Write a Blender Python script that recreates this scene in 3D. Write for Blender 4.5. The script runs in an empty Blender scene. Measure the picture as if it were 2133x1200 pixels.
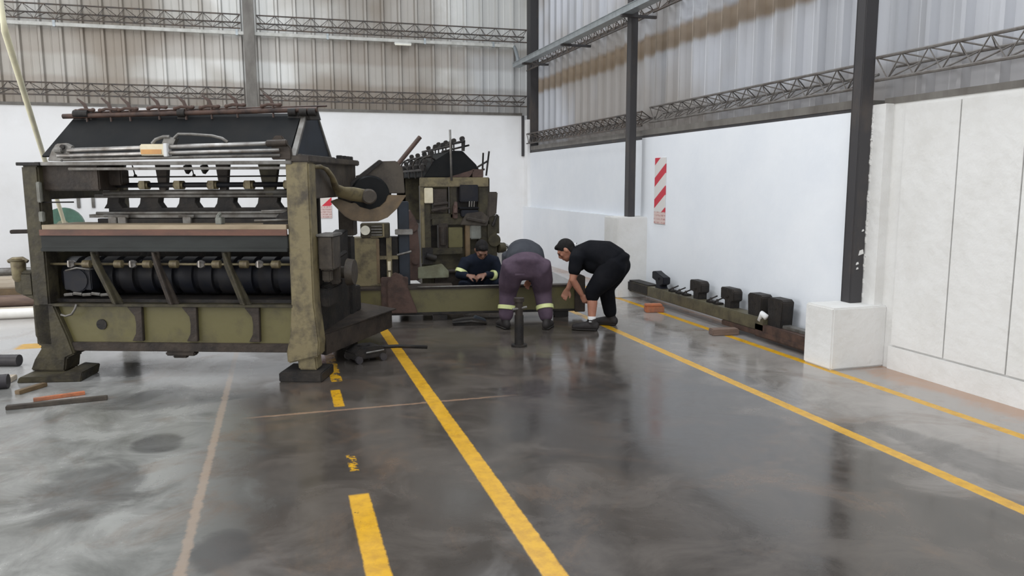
import bpy, bmesh, math, random
from mathutils import Vector, Matrix, Euler
random.seed(4)
S = bpy.context.scene
COL = S.collection
R = math.radians
V = Vector

# ------------------------------------------------------------------ materials
def mat(name, c1, c2=None, rough=.5, metal=0., scale=4., lo=.4, hi=.65, bump=0., stretch=(1, 1, 1), spec=.5, detail=6., bscale=None, rough2=None):
    m = bpy.data.materials.new(name); m.use_nodes = True
    nt = m.node_tree; N = nt.nodes; L = nt.links
    b = N['Principled BSDF']
    b.inputs['Roughness'].default_value = rough
    b.inputs['Metallic'].default_value = metal
    b.inputs['Specular IOR Level'].default_value = min(spec, .22) if max(c1) < .09 and metal == 0 else spec
    b.inputs['Base Color'].default_value = (*c1, 1)
    tc = N.new('ShaderNodeTexCoord'); mp = N.new('ShaderNodeMapping')
    mp.inputs['Scale'].default_value = stretch
    L.new(tc.outputs['Object'], mp.inputs['Vector'])
    if c2:
        n = N.new('ShaderNodeTexNoise'); n.inputs['Scale'].default_value = scale; n.inputs['Detail'].default_value = detail
        n.inputs['Roughness'].default_value = .65
        L.new(mp.outputs[0], n.inputs['Vector'])
        r = N.new('ShaderNodeValToRGB')
        r.color_ramp.elements[0].position = lo; r.color_ramp.elements[0].color = (*c1, 1)
        r.color_ramp.elements[1].position = hi; r.color_ramp.elements[1].color = (*c2, 1)
        L.new(n.outputs['Fac'], r.inputs[0]); L.new(r.outputs[0], b.inputs['Base Color'])
        if rough2 is not None:
            mr = N.new('ShaderNodeMapRange'); mr.inputs[1].default_value = lo; mr.inputs[2].default_value = hi
            mr.inputs[3].default_value = rough; mr.inputs[4].default_value = rough2
            L.new(n.outputs['Fac'], mr.inputs[0]); L.new(mr.outputs[0], b.inputs['Roughness'])
    if bump:
        n2 = N.new('ShaderNodeTexNoise'); n2.inputs['Scale'].default_value = bscale or scale * 5; n2.inputs['Detail'].default_value = 5
        L.new(mp.outputs[0], n2.inputs['Vector'])
        bp = N.new('ShaderNodeBump'); bp.inputs['Strength'].default_value = bump; bp.inputs['Distance'].default_value = .02
        L.new(n2.outputs['Fac'], bp.inputs['Height']); L.new(bp.outputs[0], b.inputs['Normal'])
    return m

M = {}
M['olive'] = mat('olive_paint', (.155, .126, .064), (.045, .035, .022), .55, scale=6, lo=.46, hi=.66, bump=.15)
M['olive_green'] = mat('olive_green_paint', (.098, .085, .030), (.040, .031, .017), .5, scale=3.5, lo=.5, hi=.8, bump=.1)
M['olive_mid'] = mat('worn_olive_paint', (.090, .078, .045), (.038, .032, .022), .5, scale=6, lo=.42, hi=.68, bump=.15)
M['olive_dark'] = mat('grimy_olive_paint', (.058, .050, .030), (.022, .019, .015), .5, scale=6, bump=.2)
M['brown'] = mat('oily_brown_steel', (.044, .034, .027), (.022, .018, .016), .5, scale=7, bump=.2)
M['greybrown'] = mat('grey_brown_casting', (.072, .060, .047), (.036, .030, .026), .5, scale=5, bump=.15)
M['black'] = mat('black_sheet_steel', (.007, .008, .009), (.012, .012, .012), .6, scale=3, bump=.05, spec=.12)
M['dark'] = mat('dark_oily_steel', (.014, .013, .013), (.030, .025, .021), .55, scale=8, bump=.2, spec=.3)
M['navyblack'] = mat('blue_black_steel', (.009, .010, .015), (.018, .017, .018), .5, scale=6, spec=.3)
M['slate'] = mat('slate_painted_steel', (.022, .028, .038), (.017, .020, .025), .5, scale=4, spec=.3)
M['board'] = mat('dark_grey_board', (.030, .033, .032), (.018, .019, .018), .6, scale=4, stretch=(.3, 1, 2))
M['steel'] = mat('worn_bright_steel', (.36, .35, .34), (.20, .18, .16), .35, .7, scale=9)
M['greysteel'] = mat('dull_grey_steel', (.17, .165, .155), (.08, .07, .06), .45, .4, scale=8)
M['rust'] = mat('rust_red_edge', (.13, .055, .035), (.06, .03, .022), .6, scale=6, stretch=(.3, 1, 1))
M['railrust'] = mat('brown_rail', (.075, .045, .035), (.03, .022, .02), .5, scale=9)
M['tablewood'] = mat('worn_table_top', (.36, .29, .20), (.20, .15, .09), .55, scale=4, stretch=(.25, 2, 1))
M['brass'] = mat('olive_brass_collar', (.19, .16, .09), (.08, .06, .035), .45, .3, scale=12)
M['cream'] = mat('cream_plastic', (.62, .56, .42), (.5, .44, .3), .5, scale=6)
M['labelorange'] = mat('orange_label', (.50, .26, .08), (.40, .2, .07), .5, scale=8)
M['gauge'] = mat('gauge_face', (.60, .58, .48), (.5, .48, .4), .4, scale=9)
M['orangebrown'] = mat('orange_brown_casting', (.135, .088, .042), (.07, .048, .026), .5, scale=5, bump=.15)
M['redbrown'] = mat('red_brown_casting', (.085, .052, .042), (.045, .030, .026), .55, scale=6, bump=.2)
M['palegreen'] = mat('pale_green_paint', (.20, .21, .14), (.12, .115, .07), .5, scale=5)
M['bluegrey'] = mat('blue_grey_paint', (.16, .165, .145), (.09, .085, .07), .5, scale=5)
M['green'] = mat('green_wheel_paint', (.05, .13, .09), (.03, .08, .055), .45, scale=5)
M['column'] = mat('column_paint', (.048, .046, .048), (.085, .07, .06), .5, scale=3, lo=.5, hi=.75, stretch=(1, 1, .4), bump=.05)
M['columngrey'] = mat('column_grey_paint', (.15, .14, .125), (.09, .08, .07), .5, scale=4, stretch=(1, 1, .4))
M['girder'] = mat('girder_rod', (.075, .07, .068), (.12, .09, .07), .55, .2, scale=9)
M['girderpale'] = mat('girder_rod_dusty', (.16, .15, .14), (.10, .085, .075), .55, .2, scale=9)
M['galv'] = mat('galvanised_tray', (.42, .46, .48), (.33, .36, .38), .4, .55, scale=10)
M['conduit'] = mat('conduit_paint', (.60, .60, .57), (.45, .45, .42), .45, .1, scale=8)
M['tube'] = mat('white_tube', (.8, .78, .68), (.7, .68, .6), .4, scale=6)
M['pole'] = mat('pale_yellow_plastic', (.74, .70, .50), (.6, .58, .44), .5, scale=3)
M['wallwhite'] = mat('white_wall_paint', (.76, .76, .765), (.70, .695, .69), .75, scale=1.3, lo=.45, hi=.75, bump=.12, spec=.25, bscale=9)
M['wallcool'] = mat('white_wall_paint_cool', (.735, .758, .79), (.67, .70, .745), .75, scale=1.1, lo=.4, hi=.75, bump=.12, spec=.25, bscale=9)
M['plaster'] = mat('plinth_paint', (.63, .625, .61), (.55, .54, .515), .8, scale=2.5, lo=.45, hi=.8, bump=.3, spec=.2, bscale=14)
M['roof'] = mat('roof_sheet', (.20, .20, .20), (.14, .14, .14), .6, .2, scale=2)
M['sheet'] = mat('grey_white_sheet', (.47, .47, .475), (.40, .40, .40), .6, scale=3)
M['brick'] = mat('orange_brick', (.40, .13, .055), (.22, .10, .06), .8, scale=7, bump=.4)
M['timber'] = mat('old_timber', (.15, .10, .075), (.09, .06, .05), .75, scale=6, stretch=(.4, 3, 3), bump=.3)
M['timberpale'] = mat('pale_timber', (.48, .42, .34), (.36, .30, .23), .7, scale=5, stretch=(.3, 3, 3))
M['pipewhite'] = mat('white_pipe', (.70, .69, .66), (.6, .58, .54), .4, scale=4)
M['blackpipe'] = mat('black_pipe', (.035, .032, .036), (.055, .05, .05), .4, scale=6)
M['skin'] = mat('skin', (.36, .17, .11), (.30, .13, .085), .55, scale=9, spec=.4)
M['skindark'] = mat('tanned_skin', (.22, .115, .078), (.17, .085, .06), .55, scale=9, spec=.4)
M['hair'] = mat('black_hair', (.008, .007, .007), (.014, .012, .011), .75, scale=40, bump=.5, stretch=(1, 1, .3), spec=.2)
M['eye'] = mat('eye_dark', (.02, .015, .012), None, .2)
M['greyshirt'] = mat('charcoal_shirt', (.042, .045, .053), (.030, .032, .040), .85, scale=5, bump=.35, bscale=9, spec=.2)
M['purple'] = mat('faded_purple_trousers', (.085, .058, .080), (.055, .038, .055), .85, scale=5, bump=.45, bscale=8, spec=.2)
M['blackcloth'] = mat('black_cloth', (.0055, .006, .008), (.010, .010, .012), .9, scale=5, bump=.4, bscale=8, spec=.08)
M['navy'] = mat('navy_cloth', (.008, .011, .019), (.013, .016, .025), .9, scale=5, bump=.4, bscale=9, spec=.1)
M['hivis'] = mat('hi_vis_band', (.62, .66, .30), (.5, .54, .24), .4, scale=10)
M['whitecloth'] = mat('white_cloth', (.62, .62, .62), (.55, .55, .55), .8, scale=9)
M['shoe'] = mat('dark_shoe', (.018, .016, .016), (.03, .026, .025), .6, scale=9)

def math_node(nt, op, a, b=None, c=None):
    n = nt.nodes.new('ShaderNodeMath'); n.operation = op
    for i, x in enumerate((a, b, c)):
        if x is None: continue
        if isinstance(x, (int, float)): n.inputs[i].default_value = x
        else: nt.links.new(x, n.inputs[i])
    return n.outputs[0]

def mix_node(nt, fac, a, b):
    n = nt.nodes.new('ShaderNodeMix'); n.data_type = 'RGBA'
    if isinstance(fac, (int, float)): n.inputs[0].default_value = fac
    else: nt.links.new(fac, n.inputs[0])
    for i, x in ((6, a), (7, b)):
        if isinstance(x, tuple): n.inputs[i].default_value = (*x, 1)
        else: nt.links.new(x, n.inputs[i])
    return n.outputs[2]

def noise_node(nt, vec, scale, detail=5., rough=.6, dist=0.):
    n = nt.nodes.new('ShaderNodeTexNoise'); n.inputs['Scale'].default_value = scale; n.inputs['Detail'].default_value = detail
    n.inputs['Roughness'].default_value = rough; n.inputs['Distortion'].default_value = dist
    nt.links.new(vec, n.inputs['Vector']); return n.outputs['Fac']

def step_node(nt, x, lo, hi, a=0., b=1.):
    n = nt.nodes.new('ShaderNodeMapRange'); n.clamp = True
    n.interpolation_type = 'SMOOTHSTEP'
    for i, v in enumerate((lo, hi, a, b)): n.inputs[i + 1].default_value = v
    nt.links.new(x, n.inputs[0]); return n.outputs[0]

def floor_material():
    m = bpy.data.materials.new('painted_concrete_floor'); m.use_nodes = True
    nt = m.node_tree; N = nt.nodes; L = nt.links; b = N['Principled BSDF']
    g = N.new('ShaderNodeNewGeometry'); P = g.outputs['Position']
    sx = N.new('ShaderNodeSeparateXYZ'); L.new(P, sx.inputs[0]); x, y = sx.outputs[0], sx.outputs[1]
    big = noise_node(nt, P, .55, 4, .6); mid = noise_node(nt, P, 2.2, 6, .65, .6); fine = noise_node(nt, P, 14, 5, .7)
    col = mix_node(nt, step_node(nt, mid, .35, .7), (.048, .042, .037), (.080, .069, .060))
    # worn paler slab to the left of the joint
    xe = math_node(nt, 'ADD', x, math_node(nt, 'MULTIPLY', math_node(nt, 'SUBTRACT', mid, .5), 1.1))
    left = step_node(nt, xe, -.1, -.62)
    pale = mix_node(nt, step_node(nt, mid, .30, .72), (.125, .125, .118), (.27, .27, .255))
    col = mix_node(nt, left, col, pale)
    under = math_node(nt, 'MULTIPLY', left, step_node(nt, math_node(nt, 'ADD', y, math_node(nt, 'MULTIPLY', mid, 1.6)), 6.6, 8.2))  # back wall's reflection under the machine, painted in as paler floor
    col = mix_node(nt, math_node(nt, 'MULTIPLY', under, .8), col, (.40, .395, .39))
    # pale dusty concrete near the right hand wall and beyond the machines
    xr = math_node(nt, 'ADD', x, math_node(nt, 'MULTIPLY', math_node(nt, 'SUBTRACT', mid, .5), 1.6))
    rightd = math_node(nt, 'MULTIPLY', step_node(nt, xr, 2.9, 4.2), .85)
    col = mix_node(nt, rightd, col, (.29, .27, .25))
    far = step_node(nt, math_node(nt, 'ADD', y, math_node(nt, 'MULTIPLY', mid, 2.)), 9.3, 11.)
    col = mix_node(nt, far, col, (.36, .34, .32))
    # rusty dust
    rust = math_node(nt, 'MULTIPLY', step_node(nt, noise_node(nt, P, 1.4, 8, .72, 1.), .50, .70), .5)
    col = mix_node(nt, rust, col, (.135, .088, .058))
    edge = math_node(nt, 'MULTIPLY', step_node(nt, math_node(nt, 'ADD', x, math_node(nt, 'MULTIPLY', math_node(nt, 'SUBTRACT', mid, .2), .75)), 4.66, 4.92), .85)
    col = mix_node(nt, edge, col, (.30, .17, .10))
    # oil stains with their own outlines
    for (cx, cy, rx, ry, a) in ((-.77, 4.85, .16, .2, .6), (-1.31, 6.95, .3, .28, .75), (-.3, 3.3, .14, .2, .55), (-1.0, 4.2, .32, .4, .45), (-.8, 5.9, .5, .35, .4), (2.2, 4.6, 1.0, 1.2, .45), (3.6, 3.3, .18, .7, .45)):
        dx = math_node(nt, 'DIVIDE', math_node(nt, 'SUBTRACT', x, cx), rx); dy = math_node(nt, 'DIVIDE', math_node(nt, 'SUBTRACT', y, cy), ry)
        d = math_node(nt, 'ADD', math_node(nt, 'MULTIPLY', dx, dx), math_node(nt, 'MULTIPLY', dy, dy))
        d = math_node(nt, 'ADD', d, math_node(nt, 'MULTIPLY', math_node(nt, 'SUBTRACT', mid, .5), 2.2))
        col = mix_node(nt, math_node(nt, 'MULTIPLY', step_node(nt, d, 1.1, .45), a), col, (.045, .044, .045))
    # slab joints
    wob = math_node(nt, 'MULTIPLY', math_node(nt, 'SUBTRACT', fine, .5), .05)
    jx = math_node(nt, 'ABSOLUTE', math_node(nt, 'ADD', math_node(nt, 'SUBTRACT', x, -.45), wob))
    col = mix_node(nt, math_node(nt, 'MULTIPLY', step_node(nt, jx, .03, .012), .5), col, (.36, .27, .20))
    jy = math_node(nt, 'ABSOLUTE', math_node(nt, 'ADD', math_node(nt, 'SUBTRACT', y, 5.23), wob))
    jm = math_node(nt, 'MULTIPLY', step_node(nt, jy, .025, .008), math_node(nt, 'MULTIPLY', step_node(nt, x, 1.7, 1.2), step_node(nt, x, -.35, -.1)))
    col = mix_node(nt, math_node(nt, 'MULTIPLY', jm, .45), col, (.40, .25, .16))
    # yellow lines
    wear = noise_node(nt, P, 9, 6, .7)
    yl = None
    for (cx, w, y0, y1, worn) in ((.98, .10, -6, 8.4, .74), (3.30, .085, -6, 15, .72), (4.26, .08, -6, 15, .70), (.31, .10, -6, 3.72, .72), (.33, .07, 5.3, 5.75, .62), (.36, .085, 6.0, 8.2, .60), (.32, .05, 4.05, 4.3, .52)):
        e = math_node(nt, 'ABSOLUTE', math_node(nt, 'ADD', math_node(nt, 'SUBTRACT', x, cx), math_node(nt, 'MULTIPLY', wob, .35)))
        k = math_node(nt, 'MULTIPLY', step_node(nt, e, w / 2 + .006, w / 2 - .006), math_node(nt, 'MULTIPLY', step_node(nt, y, y0, y0 + .03), step_node(nt, y, y1 + .03, y1)))
        k = math_node(nt, 'MULTIPLY', k, step_node(nt, wear, worn, worn - .08))
        yl = k if yl is None else math_node(nt, 'MAXIMUM', yl, k)
    k = math_node(nt, 'MULTIPLY', math_node(nt, 'MULTIPLY', step_node(nt, y, 8.1, 8.14), step_node(nt, y, 8.4, 8.36)), math_node(nt, 'MULTIPLY', step_node(nt, x, -1.9, -1.94), step_node(nt, x, -2.5, -2.44)))
    yl = math_node(nt, 'MAXIMUM', yl, k)
    ycol = mix_node(nt, step_node(nt, fine, .35, .7), (.55, .30, .008), (.40, .21, .010))
    col = mix_node(nt, yl, col, ycol)
    L.new(col, b.inputs['Base Color'])
    rg = step_node(nt, mid, .3, .75, .10, .27)
    rg = math_node(nt, 'ADD', rg, math_node(nt, 'MULTIPLY', left, .06)); rg = math_node(nt, 'ADD', rg, math_node(nt, 'MULTIPLY', yl, .15))
    L.new(rg, b.inputs['Roughness'])
    b.inputs['Specular IOR Level'].default_value = .6
    bp = N.new('ShaderNodeBump'); bp.inputs['Strength'].default_value = .06; bp.inputs['Distance'].default_value = .01
    L.new(math_node(nt, 'ADD', mid, math_node(nt, 'MULTIPLY', fine, .3)), bp.inputs['Height']); L.new(bp.outputs[0], b.inputs['Normal'])
    return m

def cladding_material(name, axis, base, dirt, bands, spans=()):
    """galvanised sheet with rib-wise tone, streaks and level bands of brown (z0, z1, strength)."""
    m = bpy.data.materials.new(name); m.use_nodes = True
    nt = m.node_tree; N = nt.nodes; L = nt.links; b = N['Principled BSDF']
    g = N.new('ShaderNodeNewGeometry'); P = g.outputs['Position']
    sx = N.new('ShaderNodeSeparateXYZ'); L.new(P, sx.inputs[0]); z = sx.outputs[2]
    mp = N.new('ShaderNodeMapping'); mp.inputs['Scale'].default_value = (1, 1, .06); L.new(P, mp.inputs['Vector'])
    streak = noise_node(nt, mp.outputs[0], 2.2, 4, .6); patch = noise_node(nt, P, .33, 3, .55); mid = noise_node(nt, P, 2.5, 5, .6)
    col = mix_node(nt, step_node(nt, streak, .35, .7), base, tuple(c * .80 for c in base))
    col = mix_node(nt, math_node(nt, 'MULTIPLY', step_node(nt, patch, .44, .58), .85), col, dirt)
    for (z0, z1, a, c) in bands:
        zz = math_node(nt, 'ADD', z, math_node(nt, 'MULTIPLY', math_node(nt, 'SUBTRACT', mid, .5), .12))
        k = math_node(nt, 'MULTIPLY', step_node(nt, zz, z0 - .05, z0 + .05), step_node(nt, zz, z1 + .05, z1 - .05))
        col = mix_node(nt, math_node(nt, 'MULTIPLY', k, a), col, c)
    for (x0, x1, soft, z0, z1, a, c) in spans:
        xx = math_node(nt, 'ADD', sx.outputs[0], math_node(nt, 'MULTIPLY', math_node(nt, 'SUBTRACT', mid, .5), .8))
        k = math_node(nt, 'MULTIPLY', step_node(nt, xx, x0 - soft, x0 + soft), step_node(nt, xx, x1 + soft, x1 - soft))
        k = math_node(nt, 'MULTIPLY', k, math_node(nt, 'MULTIPLY', step_node(nt, z, z0 - .1, z0 + .1), step_node(nt, z, z1 + .1, z1 - .1)))
        col = mix_node(nt, math_node(nt, 'MULTIPLY', k, a), col, c)
    L.new(col, b.inputs['Base Color'])
    b.inputs['Metallic'].default_value = .25; b.inputs['Roughness'].default_value = .45
    return m

def sign_material(name, board, red, zlen, pitch, slope, off, text_z):
    """white board with sloping red stripes and faint lines of print along the bottom; object space, board centred, y across, z up."""
    m = bpy.data.materials.new(name); m.use_nodes = True
    nt = m.node_tree; N = nt.nodes; L = nt.links; b = N['Principled BSDF']
    tc = N.new('ShaderNodeTexCoord'); sx = N.new('ShaderNodeSeparateXYZ'); L.new(tc.outputs['Object'], sx.inputs[0])
    u, z = sx.outputs[1], sx.outputs[2]
    t = math_node(nt, 'FRACT', math_node(nt, 'ADD', math_node(nt, 'DIVIDE', math_node(nt, 'ADD', z, math_node(nt, 'MULTIPLY', u, slope)), pitch), off))
    s = math_node(nt, 'LESS_THAN', t, .42)
    upper = math_node(nt, 'GREATER_THAN', z, text_z)
    col = mix_node(nt, math_node(nt, 'MULTIPLY', s, upper), board, red)
    t2 = math_node(nt, 'LESS_THAN', math_node(nt, 'FRACT', math_node(nt, 'DIVIDE', z, .046)), .45)
    ns = step_node(nt, noise_node(nt, tc.outputs['Object'], 45, 2), .42, .55)
    k = math_node(nt, 'MULTIPLY', math_node(nt, 'MULTIPLY', t2, ns), math_node(nt, 'SUBTRACT', 1, upper))
    low = mix_node(nt, math_node(nt, 'SUBTRACT', 1, upper), col, (.60, .47, .44))
    col = mix_node(nt, math_node(nt, 'MULTIPLY', k, .75), low, (.36, .14, .13))
    L.new(col, b.inputs['Base Color']); b.inputs['Roughness'].default_value = .5
    return m

# ------------------------------------------------------------------ mesh helpers
class MB:
    def __init__(s): s.bm = bmesh.new()
    def box(s, x0, x1, y0, y1, z0, z1, m=None):
        vs = [V((x, y, z)) for z in (z0, z1) for y in (y0, y1) for x in (x0, x1)]
        if m: vs = [m @ v for v in vs]
        v = [s.bm.verts.new(p) for p in vs]
        for f in ((0, 2, 3, 1), (4, 5, 7, 6), (0, 1, 5, 4), (2, 6, 7, 3), (0, 4, 6, 2), (1, 3, 7, 5)): s.bm.faces.new([v[i] for i in f])
        return s
    def tube(s, pts, r, n=10, cap=True):
        pts = [V(p) for p in pts]; k = len(pts)
        rs = r if isinstance(r, (list, tuple)) else [r] * k
        t = (pts[1] - pts[0]).normalized(); a = t.orthogonal().normalized(); rings = []
        for i in range(k):
            if i == 0: tt = pts[1] - pts[0]
            elif i == k - 1: tt = pts[-1] - pts[-2]
            else: tt = (pts[i + 1] - pts[i]).normalized() + (pts[i] - pts[i - 1]).normalized()
            tt = tt.normalized() if tt.length > 1e-9 else t
            a = a - tt * a.dot(tt); a = a.normalized() if a.length > 1e-6 else tt.orthogonal().normalized()
            b = tt.cross(a)
            rings.append([s.bm.verts.new(pts[i] + (a * math.cos(2 * math.pi * j / n) + b * math.sin(2 * math.pi * j / n)) * rs[i]) for j in range(n)])
        for i in range(k - 1):
            for j in range(n): s.bm.faces.new((rings[i][j], rings[i][(j + 1) % n], rings[i + 1][(j + 1) % n], rings[i + 1][j]))
        if cap: s.bm.faces.new(rings[0][::-1]); s.bm.faces.new(rings[-1])
        return s
    def prism(s, pts, d, m=None):
        """polygon pts (3D) extruded along vector d."""
        d = V(d); a = [V(p) for p in pts]
        if m: a = [m @ p for p in a]; d = m.to_3x3() @ d
        A = [s.bm.verts.new(p) for p in a]; B = [s.bm.verts.new(p + d) for p in a]; n = len(A)
        s.bm.faces.new(A[::-1]); s.bm.faces.new(B)
        for i in range(n): s.bm.faces.new((A[i], A[(i + 1) % n], B[(i + 1) % n], B[i]))
        return s
    def ell(s, c, r, rot=None, n=14):
        mm = Matrix.Translation(V(c)) @ (rot.to_4x4() if rot else Matrix.Identity(4)) @ Matrix.Diagonal((*r, 1))
        bmesh.ops.create_uvsphere(s.bm, u_segments=n, v_segments=max(6, n // 2 + 2), radius=1, matrix=mm); return s
    def loft(s, pts, rads, side=(1, 0, 0), n=14):
        """closed limb: elliptical rings (rx along side, ry across), rounded ends."""
        pts = [V(p) for p in pts]; k = len(pts); side = V(side); rings = []
        rr = [(a, a) if not isinstance(a, tuple) else a for a in rads]
        seq = []
        t0 = (pts[1] - pts[0]).normalized(); t1 = (pts[-1] - pts[-2]).normalized()
        for f, g in ((.95, .3), (.6, .8)): seq.append((pts[0] - t0 * min(rr[0]) * f * .9, (rr[0][0] * g, rr[0][1] * g), t0))
        for i in range(k):
            tt = t0 if i == 0 else t1 if i == k - 1 else ((pts[i + 1] - pts[i]).normalized() + (pts[i] - pts[i - 1]).normalized()).normalized()
            seq.append((pts[i], rr[i], tt))
        for f, g in ((.6, .8), (.95, .3)): seq.append((pts[-1] + t1 * min(rr[-1]) * f * .9, (rr[-1][0] * g, rr[-1][1] * g), t1))
        prev = side
        for p, (rx, ry), t in seq:
            a = side - t * side.dot(t)
            if a.length < .25: a = prev - t * prev.dot(t)
            a.normalize(); prev = a; b = t.cross(a)
            rings.append([s.bm.verts.new(p + a * rx * math.cos(2 * math.pi * j / n) + b * ry * math.sin(2 * math.pi * j / n)) for j in range(n)])
        for i in range(len(rings) - 1):
            for j in range(n): s.bm.faces.new((rings[i][j], rings[i][(j + 1) % n], rings[i + 1][(j + 1) % n], rings[i + 1][j]))
        s.bm.faces.new(rings[0][::-1]); s.bm.faces.new(rings[-1]); return s
    def build(s, name, m, parent=None, smooth=False, bevel=0., voxel=0., relax=0):
        bmesh.ops.recalc_face_normals(s.bm, faces=s.bm.faces[:])
        if bevel:
            bmesh.ops.bevel(s.bm, geom=[e for e in s.bm.edges if len(e.link_faces) == 2 and e.calc_face_angle(0) > .6], offset=bevel, segments=2, affect='EDGES', clamp_overlap=True)
        me = bpy.data.meshes.new(name); s.bm.to_mesh(me); s.bm.free()
        o = bpy.data.objects.new(name, me); COL.objects.link(o)
        me.materials.append(M[m] if isinstance(m, str) else m)
        if voxel:
            rm = o.modifiers.new('r', 'REMESH'); rm.mode = 'VOXEL'; rm.voxel_size = voxel
            if relax: sm = o.modifiers.new('s', 'SMOOTH'); sm.factor = .5; sm.iterations = relax
            dg = bpy.context.evaluated_depsgraph_get(); me2 = bpy.data.meshes.new_from_object(o.evaluated_get(dg))
            o.modifiers.clear(); o.data = me2; me2.name = name; smooth = True
            if not me2.materials: me2.materials.append(M[m] if isinstance(m, str) else m)
        if smooth is True:
            for p in o.data.polygons: p.use_smooth = True
        elif smooth:
            o.data.set_sharp_from_angle(angle=smooth)
            for p in o.data.polygons: p.use_smooth = True
        if parent: o.parent = parent
        return o

AUTO = R(40)
def tag(o, label=None, cat=None, group=None, kind=None):
    if label: o['label'] = label
    if cat: o['category'] = cat
    if group: o['group'] = group
    if kind: o['kind'] = kind
    return o
def thing(name, loc, rz, label, cat, group=None):
    o = bpy.data.objects.new(name, None); COL.objects.link(o); o.location = loc; o.rotation_euler = (0, 0, rz); o.empty_display_size = .1
    return tag(o, label, cat, group)
def struct(o, label=None, cat=None): return tag(o, label, cat, None, 'structure')
def copy_part(o, parent, loc=None, name=None):
    c = o.copy(); COL.objects.link(c); c.parent = parent
    if loc is not None: c.location = loc
    for ch in [k for k in o.children]: copy_part(ch, c)
    return c
def arc(c, r, a0, a1, n, ax=(1, 0, 0), ay=(0, 0, 1)):
    c = V(c); ax = V(ax); ay = V(ay)
    return [c + ax * r * math.cos(R(a0 + (a1 - a0) * i / n)) + ay * r * math.sin(R(a0 + (a1 - a0) * i / n)) for i in range(n + 1)]

exec_parts = []
# ------------------------------------------------------------------ the hall
YB, XR, ROOF = 15.0, 4.80, 6.6
M['floor'] = floor_material()
struct(MB().box(-9.2, 5.2, -6.2, 15.3, -.2, 0).build('floor', 'floor'))
struct(MB().box(-9.2, 5.1, YB, YB + .2, 0, 2.85).build('wall_back', 'wallwhite'))
w = MB().box(4.66, XR + .25, 5.47, 9.5, 0, 2.115).box(XR, XR + .25, 9.4, YB, 0, 2.11).box(XR - .08, XR, 9.75, YB, 0, 1.04)
struct(w.build('wall_right', 'wallcool'))
w = MB().box(XR - .01, XR + .25, -6.2, 5.46, 0, 2.16).box(XR - .035, XR - .01, -6.2, 5.08, 0, .19)
y = 5.06
while y > -6:
    w.box(XR - .03, XR - .01, y - .518, y, .205, 2.13); y -= .53
w.box(4.705, XR - .01, 5.2, 5.46, .515, 2.16)
rg = random.Random(7); zz = .56
while zz < 2.1:
    d = rg.uniform(.02, .07); w.prism([(4.70, 5.33, zz), (4.70 - rg.uniform(.0, .010), 5.33, zz + d * .4), (4.70 - rg.uniform(-.004, .008), 5.33, zz + d), (4.712, 5.33, zz + d), (4.712, 5.33, zz)], (0, .14, 0)); zz += d * .9 + (rg.random() < .25) * rg.uniform(.02, .15)
for (xx, zz, d) in ((4.64, .92, .05), (4.62, .84, .025), (4.625, .80, .02), (4.66, 1.12, .02)): w.prism([(xx, 5.334, zz), (xx + d, 5.334, zz + d * .3), (xx + d * .8, 5.334, zz + d), (xx + d * .2, 5.334, zz + d * .8)], (0, .006, 0))
struct(w.build('wall_right_panelled', 'plaster'))
struct(MB().box(4.74, 4.9, 14.76, YB, 0, 2.76).build('trim_1', 'wallwhite'))
struct(MB().box(4.69, 4.735, 14.95, YB, 2.05, 2.85).build('trim_2', 'column'))
struct(MB().box(4.66, XR + .14, 5.47, 9.5, 2.145, 2.215).box(XR - .01, XR + .14, 9.5, 14.7, 2.16, 2.235).build('trim_3', 'columngrey'))
struct(MB().box(4.668, XR + .1, 5.47, 9.5, 2.115, 2.145).box(XR - .005, XR + .1, 9.5, 14.7, 2.115, 2.16).build('trim_4', 'column'))
struct(MB().box(XR - .02, XR + .14, -6.2, 5.3, 2.16, 2.21).build('trim_5', 'columngrey'))
struct(MB().box(-9.2, 4.7, YB - .02, YB + .1, 2.85, 2.90).build('trim_6', 'columngrey'))

def corrugated(name, m, axis, a0, a1, off, z0, z1, sgn, pitch=.318, dep=.052):
    """trapezoidal sheet: ribs stand towards the hall (sgn along the normal)."""
    mb = MB(); bm = mb.bm; prof = []
    a = a0; k = 0
    while a < a1:
        for da, d in ((0, 0), (.022, dep), (.062, dep), (.084, 0), (.19, 0), (.196, .005), (.208, .005), (.214, 0)):
            prof.append((a + da, d))
        a += pitch
    prof.append((a1 + .1, 0))
    for side in (0, -.004):
        lo = []; hi = []
        for (p, d) in prof:
            q = off + sgn * (d + side)
            lo.append(bm.verts.new((p, q, z0) if axis == 'x' else (q, p, z0))); hi.append(bm.verts.new((p, q, z1) if axis == 'x' else (q, p, z1)))
        for i in range(len(prof) - 1): bm.faces.new((lo[i], lo[i + 1], hi[i + 1], hi[i]))
    me = bpy.data.meshes.new(name); bm.to_mesh(me); bm.free(); o = bpy.data.objects.new(name, me); COL.objects.link(o); me.materials.append(m); return struct(o)

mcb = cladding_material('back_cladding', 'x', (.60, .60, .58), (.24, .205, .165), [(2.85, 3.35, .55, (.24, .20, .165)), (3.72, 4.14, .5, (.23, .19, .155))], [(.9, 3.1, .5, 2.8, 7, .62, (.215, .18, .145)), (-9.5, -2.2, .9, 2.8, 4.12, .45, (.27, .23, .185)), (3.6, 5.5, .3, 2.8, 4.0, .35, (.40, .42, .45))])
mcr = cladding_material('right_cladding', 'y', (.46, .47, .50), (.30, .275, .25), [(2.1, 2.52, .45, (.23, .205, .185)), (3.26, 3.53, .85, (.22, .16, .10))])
corrugated('wall_back_cladding', mcb, 'x', -9.2, 4.95, YB + .06, 2.84, ROOF, -1)
corrugated('wall_right_cladding', mcr, 'y', -6.2, YB, 5.0, 2.10, ROOF, -1, .33, .07)
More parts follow.
